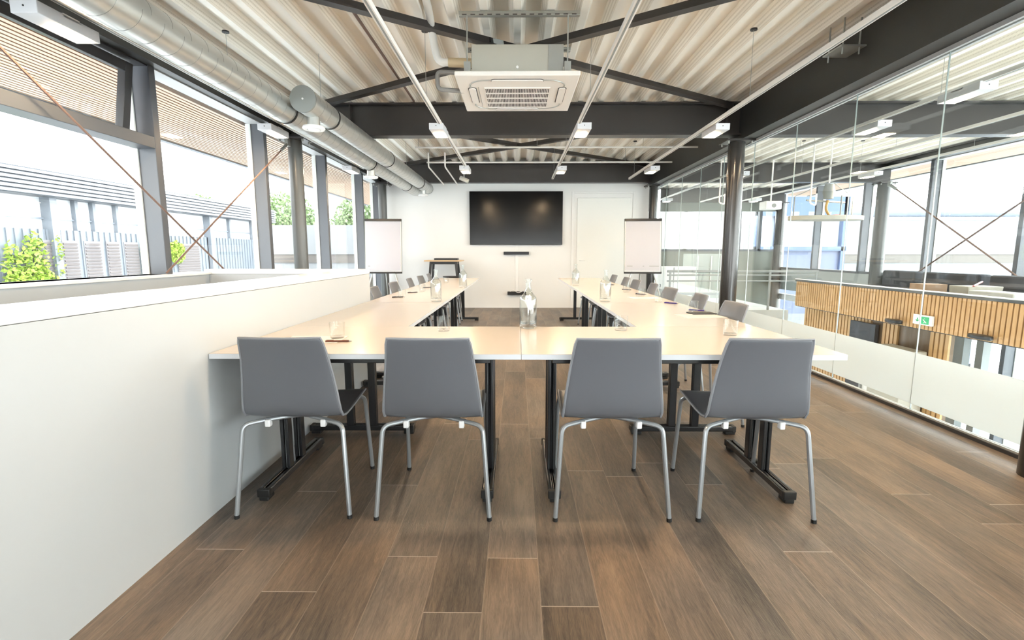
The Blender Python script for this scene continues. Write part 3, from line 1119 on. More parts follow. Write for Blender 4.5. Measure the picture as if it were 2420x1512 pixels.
def luminaire(x, y, z, label):
    e = empty('track_luminaire', (x, y, z))
    tag(e, label, 'ceiling lamp', 'box luminaires on the rails')
    B(-0.07, 0.07, 0, 0.38, 0, 0.062).build('housing', M_HOUSE, e, bevel=0.003)
    B(-0.050, 0.050, 0.165, 0.35, -0.003, 0.0).build('diffuser', M_LAMP, e)
    MB().tube([(0, -0.002, 0.035), (0, 0.002, 0.035)], 0.005, 8).build('screw', M_BLACK, e)
    B(-0.07, 0.07, 0.15, 0.25, 0.048, 0.066).build('adapter', M_WHITE, e)
    return e


L0 = luminaire(-0.80, 5.06, 2.385, 'small box luminaire on the rail left of the air conditioner, before the cross beam')
for (x, y, z, lb) in ((0.66, 5.06, 2.385, 'small box luminaire on the rail right of the air conditioner, before the cross beam'),
                      (2.03, 5.10, 2.385, 'small box luminaire in front of the dark column head at right'),
                      (-2.50, 5.06, 2.385, 'small box luminaire under the duct by the left column head'),
                      (-2.50, 2.66, 2.385, 'large looking warm box luminaire at the top left corner by the windows'),
                      (-0.78, 7.45, 2.385, 'small box luminaire on the left rail end, against the far beam'),
                      (0.66, 7.50, 2.385, 'small box luminaire on the right rail, against the far beam'),
                      (2.03, 7.50, 2.385, 'small box luminaire on the side beam rail, against the far beam'),
                      (-2.50, 7.45, 2.385, 'small box luminaire at the far left window, beside the duct valve'),
                      (-0.78, 2.05, 2.385, 'box luminaire above the front tables, just outside the frame on the left rail'),
                      (0.66, 2.05, 2.385, 'box luminaire above the front tables, just outside the frame on the right rail'),
                      (2.03, 2.05, 2.385, 'box luminaire above the aisle, just outside the frame'),
                      (3.55, 3.95, 2.40, 'box luminaire beyond the glass, nearest the top right corner'),
                      (3.58, 5.05, 2.40, 'box luminaire beyond the glass in front of the cross beam'),
                      (3.62, 8.10, 2.40, 'box luminaire beyond the glass just right of the dark column'),
                      (5.72, 8.10, 2.40, 'box luminaire beyond the glass above the seats'),
                      (3.62, 12.0, 2.40, 'faint box luminaire beyond the glass near the hall end wall'),
                      (5.72, 12.0, 2.40, 'box luminaire beyond the glass in the far window corner')):
    dup(L0, (x, y, z), label=lb)

# ceiling cassette air conditioner
ac = empty('air_conditioner', (0.0, 3.92, 2.50))
tag(ac, 'square white ceiling cassette air conditioner hanging under a metal casing', 'air conditioner')
m = MB()
m.box(-0.475, 0.475, 0, 0.95, 0.0, 0.035)
m.build('fascia_panel', M_ACW, ac, bevel=0.008)
m = MB()
m.box(-0.355, 0.355, 0.12, 0.83, 0.035, 0.268)
m.build('casing', M_PLENUM, ac, bevel=0.004)
B(0.24, 0.355, 0.114, 0.12, 0.04, 0.262).build('casing_seam', M_ZINC, ac)
MB().tube([(0.0, 0.112, 0.10), (0.0, 0.12, 0.10)], 0.010, 12).build('port_plug', M_WHITE, ac)


def rrect(cx, cy, hw, hh, r, n=8):
    out = []
    for (sx_, sy, a0) in ((1, 1, 0), (-1, 1, 90), (-1, -1, 180), (1, -1, 270)):
        for k in range(n + 1):
            a = R(a0 + 90 * k / n)
            out.append((cx + sx_ * (hw - r) + r * math.cos(a), cy + sy * (hh - r) + r * math.sin(a)))
    return out


g = MB()
ring = rrect(0, 0.475, 0.375, 0.375, 0.13)
g.tube([(a, b_, -0.001) for a, b_ in ring] + [(ring[0][0], ring[0][1], -0.001)], 0.006, 6, caps=False)
g.build('outlet_ring', M_ZINC, ac)
for (hx, hy, cx, cy) in ((0.2, 0.028, 0, 0.11), (0.2, 0.02, 0, 0.862), (0.028, 0.2, -0.365, 0.475), (0.028, 0.2, 0.365, 0.475)):
    g = MB()
    g.prism(rrect(cx, cy, hx, hy, 0.026, 5), 'z', -0.010, -0.002)
    g.prism(rrect(cx, cy, hx + 0.006, hy + 0.006, 0.03, 5), 'z', -0.003, 0.001, 1)
    g.build('air_flap', [M_ACW, M_ACD], ac)
g = MB()
g.box(-0.262, 0.262, 0.275, 0.80, -0.002, 0.002, 1)
for r_ in range(5):
    yy = 0.275 + 0.525 * r_ / 4
    g.box(-0.266, 0.266, yy - 0.009, yy + 0.009, -0.008, -0.001, 0)
for c_ in range(41):
    xx = -0.262 + 0.524 * c_ / 40
    g.box(xx - 0.0026, xx + 0.0026, 0.275, 0.80, -0.006, -0.001, 0)
g.build('intake_grille', [M_ACW, M_ACD], ac)
B(-0.315, -0.312, 0.26, 0.80, -0.002, 0.0).build('cover_seam', M_MGREY, ac)
for sx_ in (-0.385, 0.385):
    for yy in (0.10, 0.80):
        MB().tube([(sx_, yy, 0.08), (sx_, yy, 0.475)], 0.006, 6).build('hanger_rod', M_ZINC, ac)
        B(sx_ - 0.025, sx_ + 0.025, yy - 0.02, yy + 0.02, 0.05, 0.13).build('hanger_bracket', M_ZINC, ac)
pp = MB()
pp.tube(fillet([(-0.36, 0.33, 0.205), (-0.64, 0.33, 0.215), (-0.67, 0.33, 0.32), (-0.68, 0.15, 0.52), (-0.66, -0.5, 0.56)], 0.08), 0.030, 12)
pp.build('insulated_pipe', mat('white pipe lagging', (0.78, 0.75, 0.70), 0.6), ac)
MB().tube([(-0.36, 0.33, 0.205), (-0.56, 0.33, 0.212)], 0.036, 12).build('tan_lagging', mat('tan lagging', (0.62, 0.48, 0.30), 0.6), ac)
pp = MB()
pp.tube(fillet([(-0.36, 0.33, 0.13), (-0.655, 0.33, 0.14), (-0.65, 0.33, 0.005), (-0.44, 0.42, 0.018)], 0.04), 0.018, 10)
pp.build('grey_drain_pipe', mat('grey pipe', (0.22, 0.21, 0.20), 0.5), ac)
for yy, zz, lb in ((4.03, 2.962, 'galvanised slotted channel holding the near rods of the air conditioner'), (4.70, 2.962, 'galvanised slotted channel behind, holding the far rods of the air conditioner')):
    m = MB()
    m.box(-0.445, 0.475, yy - 0.02, yy + 0.02, zz, zz + 0.032)
    q = tag(m.build('strut_channel', M_ZINC, bevel=0.003), lb, 'channel', 'slotted channels of the air conditioner')
    s = MB()
    for k in range(14):
        s.box(-0.42 + k * 0.064, -0.385 + k * 0.064, yy - 0.021, yy - 0.019, zz + 0.002, zz + 0.010)
    s.build('slots', M_ACD, q)
se = empty('sensor_box', (-0.15, 4.40, 2.80))
tag(se, 'small grey and black sensor box above the air conditioner', 'sensor')
se.rotation_euler = (R(-20), 0, R(25))
B(-0.05, 0.05, -0.03, 0.05, 0.05, 0.16).build('housing', M_LGREY, se, bevel=0.006)
B(-0.075, -0.05, -0.03, 0.05, 0.04, 0.16).build('cover', M_BLACK, se)
MB().tube([(0.02, 0, -0.06), (0.02, 0, 0.05)], 0.012, 8).build('bracket', M_WHITE, se)
# conduits in the far bay
for k, (yy, xa, xb, lb) in enumerate(((7.75, -1.55, 2.9, 'thin white conduit across the far bay, the nearer one'), (9.0, -1.6, 2.85, 'thin white conduit across the far bay, close to the back beam'))):
    q = empty('ceiling_conduit', (0, yy, 2.76))
    tag(q, lb, 'conduit', 'thin white conduits across the far bay')
    MB().tube([(xa, 0, 0), (xb, 0, 0)], 0.014, 8).build('pipe', M_RAIL, q)
    for xx in (xa + 0.05, 0.3, 1.9):
        MB().tube([(xx, 0, 0), (xx, 0, 0.24)], 0.003, 5).build('hanger_wire', M_ZINC, q)
for k, (xx, lb) in enumerate(((-1.50, 'short slanting white pipe near the duct end, left one'), (-1.22, 'short slanting white pipe near the duct end, right one'))):
    tag(MB().tube(fillet([(xx, 8.6, 2.85), (xx, 8.6, 2.62), (xx, 10.3, 2.56)], 0.05), 0.013, 8).build('drain_pipe', M_RAIL), lb, 'pipe')
tag(MB().tube([(-1.24, YR, 2.985), (-1.24, 6.2, 2.985)], 0.013, 8).build('cable_conduit', M_CABLE), 'brown cable conduit running under the ceiling ribs, left of the air conditioner', 'conduit')
pc = empty('ceiling_camera', (-0.86, 8.2, 2.36))
tag(pc, 'small grey spotlight on a bracket at the far end of the left rail', 'spotlight')
MB().tube([(0, 0, 0.02), (0.0, 0, 0.35)], 0.008, 8).build('stem', M_ZINC, pc)
MB().tube([(-0.06, 0, 0.02), (0.07, -0.03, -0.04)], 0.035, 14).build('head', M_MGREY, pc)


# ================================================================= FURNITURE
def table(name_loc, w_, d_, rz, label):
    """w_ along local x, d_ along local y, centred"""
    e = empty('conference_table', name_loc, rz)
    tag(e, label, 'table', 'conference tables set in a U')
    t = MB()
    t.box(-w_ / 2 + 0.001, w_ / 2 - 0.001, -d_ / 2 + 0.001, d_ / 2 - 0.001, 0.7335, 0.735, 0)
    t.box(-w_ / 2 + 0.0005, w_ / 2 - 0.0005, -d_ / 2 + 0.0005, d_ / 2 - 0.0005, 0.711, 0.7335, 1)
    t.build('tabletop', [M_LAMINATE, M_EDGE], e)
    fr = MB()
    hx, hy = w_ / 2 - 0.16, d_ / 2 - 0.07
    for sy in (-1, 1):
        fr.box(-hx - 0.02, hx + 0.02, sy * hy - 0.014, sy * hy + 0.014, 0.680, 0.711)
    for sx_ in (-1, 1):
        fr.box(sx_ * hx - 0.02, sx_ * hx + 0.02, -hy, hy, 0.683, 0.711)
    fr.build('under_frame', M_BLACKM, e, bevel=0.003)
    for sx_ in (-1, 1):
        x = sx_ * hx
        br = MB()
        br.box(x - 0.035, x + 0.035, -0.13, 0.13, 0.655, 0.683)
        br.build('hinge_bracket', M_BLACKM, e, bevel=0.003)
        for sy in (-1, 1):
            p = MB()
            p.box(x - 0.022, x - 0.0045, sy * 0.075 - 0.024, sy * 0.075 + 0.024, 0.055, 0.657)
            p.box(x + 0.0045, x + 0.022, sy * 0.075 - 0.024, sy * 0.075 + 0.024, 0.055, 0.657)
            p.box(x - 0.0045, x + 0.0045, sy * 0.075 - 0.017, sy * 0.075 + 0.017, 0.055, 0.657)
            p.build('post', M_BLACKM, e, bevel=0.006)
        ft = MB()
        ft.box(x - 0.028, x - 0.006, -0.325, 0.325, 0.022, 0.058)
        ft.box(x + 0.006, x + 0.028, -0.325, 0.325, 0.022, 0.058)
        ft.box(x - 0.006, x + 0.006, -0.320, 0.320, 0.020, 0.050)
        q = ft.build('foot', M_BLACKM, e, bevel=0.007)
        for sy in (-1, 1):
            pd = MB()
            pd.box(x - 0.03, x + 0.03, sy * 0.33 - 0.012, sy * 0.33 + 0.012, 0.018, 0.058)
            pd.box(x - 0.022, x + 0.022, sy * 0.305 - 0.035, sy * 0.305 + 0.030, 0.0, 0.022)
            pd.build('foot_cap', M_RUBBER, q, bevel=0.004)
    return e


TF = (2.14 + 2.965) / 2
t1 = table((-0.676, TF, 0), 1.392, 0.825, 0, 'front conference table at the left, its end touching the white parapet')
table((0.7375, TF, 0), 1.435, 0.825, 0, 'front conference table at the right, its end reaching towards the glass wall')
t1.location.x = -0.677
L = 5.78 / 4
names = ['nearest', 'second', 'third', 'farthest']
ta = table((-1.018, 2.965 + L / 2, 0), L, 0.712, PI / 2, 'nearest table of the left arm along the parapet')
tb = None
for k in range(4):
    y = 2.968 + L * (k + 0.5)
    if k:
        dup(ta, (-1.018, y, 0), label='%s table of the left arm, counted from the front tables' % names[k])
    lb = '%s table of the right arm, counted from the front tables' % names[k]
    if k == 0:
        tb = table((1.087, y, 0), L, 0.725, PI / 2, lb)
    else:
        dup(tb, (1.087, y, 0), label=lb)


def chair_proto():
    e = empty('meeting_chair', (0, 0, 0))
    tag(e, 'grey shell chair', 'chair', 'grey shell chairs around the tables')
    prof = [(0.240, 0.446, 0.198), (0.225, 0.456, 0.204), (0.17, 0.458, 0.210), (0.06, 0.449, 0.213), (-0.05, 0.441, 0.215), (-0.13, 0.440, 0.217), (-0.178, 0.450, 0.218),
            (-0.205, 0.475, 0.217), (-0.220, 0.515, 0.214), (-0.229, 0.57, 0.208), (-0.240, 0.65, 0.198), (-0.258, 0.73, 0.187), (-0.285, 0.800, 0.178), (-0.296, 0.825, 0.176)]
    n = 12
    vs = []
    for i, (y, z, hw) in enumerate(prof):
        t = i / (len(prof) - 1)
        for k in range(n + 1):
            s = -1 + 2 * k / n
            ew = hw
            if i == 0 or i == len(prof) - 1:
                ew = hw * 0.97
            lift = 0.006 * s * s
            if t < 0.45:
                vs.append((s * ew, y, z + lift))
            else:
                vs.append((s * ew, y + 0.020 * s * s * min(1, (t - 0.45) * 5), z + (0.006 * s * s if t < 0.55 else 0)))
    fs = []
    for i in range(len(prof) - 1):
        for k in range(n):
            a = i * (n + 1) + k
            fs.append((a, a + 1, a + n + 2, a + n + 1))
    m = MB()
    m.add(vs, fs)
    o = m.build('shell', [M_SHELL, M_SHELL_LIT], e, angle=180)
    sd = o.modifiers.new('solidify', 'SOLIDIFY')
    sd.thickness = 0.011
    sd.offset = 0
    sd.material_offset_rim = 1
    ss = o.modifiers.new('subsurf', 'SUBSURF')
    ss.levels = 1
    ss.render_levels = 2
    # rim tube in the paler colour, standing in for light along the shell edges
    edge = [vs[i * (n + 1)] for i in range(1, len(prof))] + [vs[(len(prof) - 1) * (n + 1) + k] for k in range(1, n)] + [vs[i * (n + 1) + n] for i in range(len(prof) - 1, 0, -1)]
    rm = MB()
    rm.tube(edge, 0.0062, 6)
    rm.build('rim', M_SHELL_LIT, e)
    for sx_ in (-1, 1):
        l = MB()
        l.tube(fillet([(sx_ * 0.252, -0.250, 0.012), (sx_ * 0.222, -0.200, 0.418), (sx_ * 0.130, -0.160, 0.428), (sx_ * 0.05, -0.12, 0.432), (sx_ * 0.002, -0.08, 0.425)], 0.035), 0.0105, 10)
        q = l.build('leg', M_LEG, e)
        MB().tube([(sx_ * 0.2525, -0.2505, 0.0), (sx_ * 0.252, -0.250, 0.016)], 0.0118, 10).build('foot_cap', M_RUBBER, q)
        l = MB()
        l.tube(fillet([(sx_ * 0.215, 0.262, 0.012), (sx_ * 0.205, 0.205, 0.435), (sx_ * 0.10, 0.06, 0.436), (sx_ * 0.002, -0.05, 0.425)], 0.045), 0.0105, 10)
        q = l.build('leg', M_LEG, e)
        MB().tube([(sx_ * 0.2155, 0.263, 0.0), (sx_ * 0.215, 0.262, 0.016)], 0.0118, 10).build('foot_cap', M_RUBBER, q)
        c = MB()
        c.box(sx_ * 0.125 - 0.012, sx_ * 0.125 + 0.012, -0.180, -0.150, 0.398, 0.432)
        c.build('clip', M_CLIP, e, bevel=0.005)
    return e


CH = chair_proto()
FY = 2.302
CH.location = (-1.006, FY + 0.01, 0)
CH.rotation_euler = (0, 0, R(1))
CH['label'] = 'grey shell chair at the front tables, beside the white parapet'
for x, rz, lb in ((-0.374, 0.0, 'grey shell chair at the front tables, second from the parapet, left of the gap'),
                  (0.423, 0.0, 'grey shell chair at the front tables, just right of the open gap'),
                  (1.062, -1.0, 'grey shell chair at the front tables, nearest the glass wall')):
    dup(CH, (x, FY, 0), R(rz), lb)
for k, y in enumerate((3.5, 4.24, 4.98, 5.70, 6.42, 7.12, 7.9)):
    ord_ = ['nearest the camera', 'second', 'third', 'fourth', 'fifth', 'sixth', 'farthest'][k]
    dup(CH, (1.285 + (0.02 if k % 2 else 0), y, 0), PI / 2 + R((2, -3, 4, -2, 3, 0, 2)[k]), 'grey shell chair on the glass wall side of the right arm, %s%s' % (ord_, '' if k in (0, 6) else ' from the camera'))
for k, y in enumerate((5.12, 5.9, 6.8, 7.55, 8.3)):
    ord_ = ['nearest the camera', 'second', 'third', 'fourth', 'farthest'][k]
    dup(CH, (-1.215, y, 0), -PI / 2 + R((3, -2, 2, -3, 2)[k]), 'grey shell chair on the window side of the left arm, %s%s' % (ord_, '' if k in (0, 4) else ' from the camera'))


# bottles, glasses, pens, paper
def bottle_proto():
    m = MB()
    prof = [(0.0, 0.001), (0.044, 0.001), (0.050, 0.008), (0.051, 0.02), (0.051, 0.165), (0.047, 0.185), (0.030, 0.205), (0.018, 0.222), (0.015, 0.245), (0.015, 0.272), (0.022, 0.284),
            (0.022, 0.292), (0.014, 0.292), (0.012, 0.245), (0.027, 0.200), (0.043, 0.183), (0.046, 0.165), (0.046, 0.03), (0.0, 0.024)]
    m.lathe(prof, 28)
    return m.build('water_bottle', M_BOTTLE, angle=60)


b0 = bottle_proto()
tag(b0, 'clear glass water bottle at the gap edge of the front tables, with white tag', 'bottle', 'glass water bottles on the tables')
b0.location = (0.066, 2.905, 0.735)
for x, y, lb in ((-0.745, 4.52, 'clear glass water bottle on the left arm, nearer one'), (-0.69, 6.3, 'clear glass water bottle on the left arm, farther one'),
                 (0.81, 4.52, 'clear glass water bottle on the right arm, nearer one'), (0.80, 6.75, 'clear glass water bottle on the right arm, farther one')):
    dup(b0, (x, y, 0.735), label=lb)
tg = MB()
tg.prism(rrect(0, 0.180, 0.017, 0.019, 0.007, 4), 'y', -0.0535, -0.0525)
tgo = tg.build('tag', M_WHITE, b0)
text('tag_letters', 'KI', 0.018, (0, -0.0545, 0.180), (PI / 2, 0, 0), M_MGREY, tgo)


def tumbler_proto():
    m = MB()
    m.lathe([(0, 0.001), (0.033, 0.001), (0.036, 0.006), (0.039, 0.084), (0.0365, 0.085), (0.0335, 0.012), (0, 0.010)], 24)
    return m.build('drinking_glass', M_TUMBLER, angle=60)


g0 = tumbler_proto()
tag(g0, 'g', 'glass', 'water tumblers on the tables')
GLS = [(-0.42, 2.79, 'clear tumbler on the front table behind the second chair from the parapet'),
       (0.60, 2.82, 'clear tumbler on the front table behind the chair right of the gap'),
       (-0.945, 2.55, 'clear tumbler with a pen beside it on the left front table'),
       (1.16, 2.66, 'clear tumbler on the right front table near its glass wall end'),
       (1.33, 3.72, 'clear tumbler on the right arm, nearest the camera, by the purple pen'),
       (1.28, 4.45, 'clear tumbler on the right arm, second from the camera'),
       (1.26, 5.0, 'clear tumbler on the right arm, third from the camera'),
       (1.24, 5.6, 'clear tumbler on the right arm, fourth from the camera'),
       (1.22, 6.6, 'clear tumbler on the right arm, farthest from the camera'),
       (-1.15, 4.9, 'clear tumbler on the left arm, nearest the camera'),
       (-1.10, 5.7, 'clear tumbler on the left arm, second from the camera'),
       (-1.08, 6.5, 'clear tumbler on the left arm, third from the camera'),
       (-1.05, 7.3, 'clear tumbler on the left arm, farthest from the camera')]
for i, (x, y, lb) in enumerate(GLS):
    if i == 0:
        g0.location = (x, y, 0.735)
        g0['label'] = lb
    else:
        dup(g0, (x, y, 0.735), label=lb)


def pen(x, y, rz, m, label):
    e = empty('pen', (x, y, 0.740), rz)
    tag(e, label, 'pen', 'pens on the tables')
    MB().tube([(-0.06, 0, 0), (0.055, 0, 0)], 0.0050, 8).build('barrel', m, e)
    MB().tube([(0.055, 0, 0), (0.07, 0, 0)], 0.005, 8, r2=0.001).build('tip', M_ZINC, e)
    B(-0.055, -0.02, -0.0012, 0.0012, 0.0035, 0.0072).build('pocket_clip', m, e)


for x, y, rz, m, lb in ((1.39, 3.80, -0.5, M_PEN, 'purple pen on the right arm beside the nearest tumbler'),
                        (1.36, 4.35, -0.7, M_PEN, 'purple pen on the right arm, second from the camera'),
                        (1.33, 5.3, -0.7, M_PEND, 'dark pen on the right arm, third from the camera'),
                        (1.32, 5.95, -0.7, M_PEND, 'dark pen on the right arm, fourth from the camera'),
                        (1.30, 6.9, -0.7, M_PEND, 'dark pen on the right arm, farthest from the camera'),
                        (-0.90, 2.43, 0.1, mat('brown pen', (0.14, 0.05, 0.03), 0.4), 'brown pen on the left front table beside the chair back'),
                        (-1.20, 4.93, 0.7, M_PEND, 'dark pen on the left arm, nearest the camera'),
                        (-1.17, 5.5, 0.7, M_PEND, 'dark pen on the left arm, second from the camera'),
                        (-1.15, 6.3, 0.7, M_PEND, 'dark pen on the left arm, farthest from the camera')):
    pen(x, y, rz, m, lb)
for x, y, rz, lb in ((1.30, 3.48, 0.15, 'white paper sheet on the right arm, half covered by the dark folder'), (-1.05, 2.50, 0.05, 'white paper sheet on the left front table'),
                     (1.27, 4.9, 0.1, 'white paper sheet on the right arm further back')):
    o = tag(B(-0.105, 0.105, -0.148, 0.148, 0, 0.0008).build('paper_sheet', M_SHEET, loc=(x, y, 0.7352)), lb, 'paper', 'paper sheets on the tables')
    o.rotation_euler.z = rz + PI / 2
o = tag(B(-0.09, 0.09, -0.06, 0.06, 0, 0.006).build('dark_folder', M_DGREY, loc=(1.36, 3.62, 0.7362), bevel=0.001), 'dark folder lying on the paper before the nearest right chair', 'folder')
o.rotation_euler.z = 0.1


# flip charts
def flipchart(x, y, rz, label, marks):
    e = empty('flip_chart', (x, y, 0), rz)
    tag(e, label, 'flip chart', 'flip charts at the back wall')
    tilt = Matrix.Rotation(R(-8), 4, 'X')
    T = Matrix.Translation((0, 0, 1.30)) @ tilt
    m = MB()
    m.box(-0.325, 0.325, 0, 0.018, -0.48, 0.48, 0, T)
    m.build('board', M_WHITE, e)
    m = MB()
    m.box(-0.31, 0.31, -0.010, -0.001, -0.45, 0.46, 0, T)
    pd = m.build('paper_pad', M_PAPER, e)
    if marks:
        m = MB()
        for xx, w_ in marks:
            m.box(xx, xx + w_, -0.0115, -0.010, -0.375, -0.360, 0, T)
        m.build('pen_marks', M_MGREY, pd)
    m = MB()
    m.box(-0.335, 0.335, -0.03, 0.02, 0.455, 0.50, 0, T)
    m.build('clamp_bar', M_BLACK, e, bevel=0.004)
    m = MB()
    m.box(-0.335, 0.335, -0.05, 0.02, -0.505, -0.475, 0, T)
    m.build('pen_tray', M_BLACK, e, bevel=0.004)
    m = MB()
    for s_ in (-1, 1):
        m.box(s_ * 0.330 - 0.006, s_ * 0.330 + 0.006, -0.004, 0.02, -0.48, 0.47, 0, T)
    m.build('side_trim', M_MGREY, e)
    for (a, b_) in (((-0.10, 0.02, 1.2), (-0.42, -0.22, 0)), ((0.10, 0.02, 1.2), (0.42, -0.22, 0)), ((0, 0.06, 1.2), (0, 0.48, 0))):
        MB().tube([a, b_], 0.013, 8).build('leg', M_ZINC, e)


flipchart(-2.46, 9.15, R(6), 'flip chart with blank grey white pad at the left, beside the windows', [(-0.28, 0.04)])
flipchart(2.30, 9.15, R(-5), 'flip chart with white pad and small marks at the right, near the glass wall', [(-0.28, 0.10), (0.0, 0.03), (0.12, 0.17)])

# television, soundbar, trunking
tv = tag(B(-0.996, 0.953, 10.51, 10.55, 1.345, 2.445).build('television', M_BLACK, bevel=0.004), 'large black wall mounted television on the white back wall', 'television')
B(-0.988, 0.945, 10.506, 10.51, 1.357, 2.437).build('screen', M_SCREEN, tv)
B(-0.3, 0.3, 10.55, 10.597, 1.6, 2.2).build('wall_bracket', M_BLACK, tv)
sb = tag(B(-0.285, 0.252, 10.50, 10.60, 1.14, 1.20).build('soundbar', M_BLACK, bevel=0.008), 'black soundbar on the wall under the television', 'soundbar')
B(-0.28, 0.247, 10.496, 10.50, 1.145, 1.195).build('grille', M_DGREY, sb)
tk = MB()
tk.box(-0.035, 0.025, 10.575, 10.6, 0.36, 1.14)
tk.box(-0.012, 0.004, 10.585, 10.6, 1.20, 1.345)
tag(tk.build('cable_trunking', M_WHITE, bevel=0.002), 'slim white vertical cable trunking below the television', 'trunking')
cbx = tag(B(-0.205, 0.20, 10.51, 10.60, 0.285, 0.355).build('connection_box', M_BLACK, bevel=0.004), 'black connection box low on the wall behind the front bottle', 'connection box')
MB().tube(fillet([(-0.15, 10.5, 0.36), (-0.08, 10.5, 0.40), (0.02, 10.5, 0.33), (0.1, 10.5, 0.36)], 0.04), 0.008, 6).build('cable', M_WHITE, cbx)

# high side table with a flat black case on top
hs = empty('side_table', (-1.48, 10.12, 0))
tag(hs, 'high beech topped side table with black splayed legs at the back wall', 'side table')
B(-0.37, 0.37, -0.28, 0.28, 1.005, 1.032).build('table_top', M_TOPWOOD, hs, bevel=0.003)
B(-0.27, 0.27, -0.18, 0.18, 0.95, 1.005).build('apron', M_BLACK, hs)
for sx_ in (-1, 1):
    for sy in (-1, 1):
        MB().bar((sx_ * 0.25, sy * 0.17, 1.0), (sx_ * 0.34, sy * 0.24, 0.0), 0.045, 0.045).build('leg', M_BLACK, hs)
B(-0.30, 0.30, 0.17, 0.20, 0.15, 0.19).build('foot_rail', M_BLACK, hs)
ct = tag(B(-1.66, -1.20, 9.92, 10.2, 1.032, 1.072).build('flat_case', M_BLACK, bevel=0.004), 'flat black case lying on the high side table', 'case')
st = empty('stool', (-1.28, 9.55, 0))
tag(st, 'small black stool frame beside the high side table', 'stool')
MB().lathe([(0, 0.70), (0.15, 0.70), (0.16, 0.715), (0.15, 0.73), (0, 0.73)], 20).build('seat', M_BLACK, st)
for a in range(4):
    c_, s_ = math.cos(PI / 4 + a * PI / 2), math.sin(PI / 4 + a * PI / 2)
    MB().tube([(c_ * 0.1, s_ * 0.1, 0.70), (c_ * 0.2, s_ * 0.2, 0)], 0.012, 8).build('leg', M_BLACK, st)
MB().tube([(0.15 * math.cos(2 * PI * k / 16), 0.15 * math.sin(2 * PI * k / 16), 0.3) for k in range(17)], 0.008, 6).build('foot_ring', M_ZINC, st)

# ================================================================= OUTSIDE
# industrial building across the yard at the left
ob = empty('neighbour_building', (-12, 0, GZ))
tag(ob, 'pale grey clad building across the yard outside the left windows', 'building')
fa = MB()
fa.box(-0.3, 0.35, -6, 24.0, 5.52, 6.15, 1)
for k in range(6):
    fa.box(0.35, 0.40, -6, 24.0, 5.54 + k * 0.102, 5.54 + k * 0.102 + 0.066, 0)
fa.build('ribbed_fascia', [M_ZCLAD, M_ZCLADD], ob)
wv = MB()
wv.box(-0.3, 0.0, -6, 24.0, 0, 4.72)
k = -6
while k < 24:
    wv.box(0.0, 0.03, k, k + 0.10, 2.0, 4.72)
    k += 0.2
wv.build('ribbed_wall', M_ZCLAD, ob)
for ya, yb in ((8.5, 9.3), (9.9, 10.6), (12.18, 12.75), (12.98, 13.44), (13.65, 14.18), (14.39, 14.85), (15.05, 15.6), (16.1, 17.0), (17.4, 18.6)):
    ws = MB()
    ws.box(0.03, 0.05, ya, yb, 0.2, 4.45, 0)
    kz = 0.2
    while kz < 4.4:
        ws.box(0.05, 0.07, ya + 0.02, yb - 0.02, kz, kz + 0.045, 1)
        kz += 0.09
    ws.build('woven_panel', [M_WOVEN, mat('willow strip', (0.10, 0.085, 0.08), 0.8)], ob)
gl_ = MB()
gl_.box(-0.12, -0.10, -6, 24.0, 4.72, 5.52)
gl_.build('window_band', mat('bright reflecting glazing', (0.62, 0.63, 0.64), 0.25), ob)
ps = MB()
for y in (6.2, 9.3, 12.75, 16.05, 19.3, 22.6):
    ps.box(-0.1, 0.16, y - 0.10, y + 0.10, 0, 5.55)
ps.build('posts', M_ZCLAD, ob)
mu = MB()
for y in (13.57, 14.14, 14.95, 20.8):
    mu.box(-0.1, 0.02, y - 0.05, y + 0.05, 4.72, 5.52)
mu.box(-0.1, -0.04, -6, 24.0, 4.98, 5.02)
mu.build('mullions', M_ZCLAD, ob)


def leafmass(name, pts, size, m, n, seed, label, cat, group=None, trunk=None):
    rnd = random.Random(seed)
    e = empty(name, pts[0][:3])
    base = Vector(pts[0][:3])
    tag(e, label, cat, group)
    mb = MB()
    tot = sum(p[3] * p[4] * p[5] for p in pts)
    for p in pts:
        c = Vector(p[:3]) - base
        rx, ry, rz_ = p[3:6]
        for _ in range(int(n * p[3] * p[4] * p[5] / tot)):
            while True:
                v = Vector((rnd.uniform(-1, 1), rnd.uniform(-1, 1), rnd.uniform(-1, 1)))
                if 0.35 < v.length < 1:
                    break
            q = c + Vector((v.x * rx, v.y * ry, v.z * rz_))
            a = Vector((rnd.uniform(-1, 1), rnd.uniform(-1, 1), rnd.uniform(-1, 1))).normalized() * size * rnd.uniform(0.6, 1.3)
            b_ = a.cross(Vector((rnd.uniform(-1, 1), rnd.uniform(-1, 1), rnd.uniform(-1, 1)))).normalized() * size * 0.6
            mb.add([q - a, q - b_, q + a, q + b_], [(0, 1, 2, 3)])
    mb.build('leaves', m, e, smooth=False)
    if trunk:
        MB().tube([Vector(trunk[0]) - base, Vector(trunk[1]) - base], trunk[2], 8, r2=trunk[2] * 0.5).build('stem', M_BARK, e)
    return e


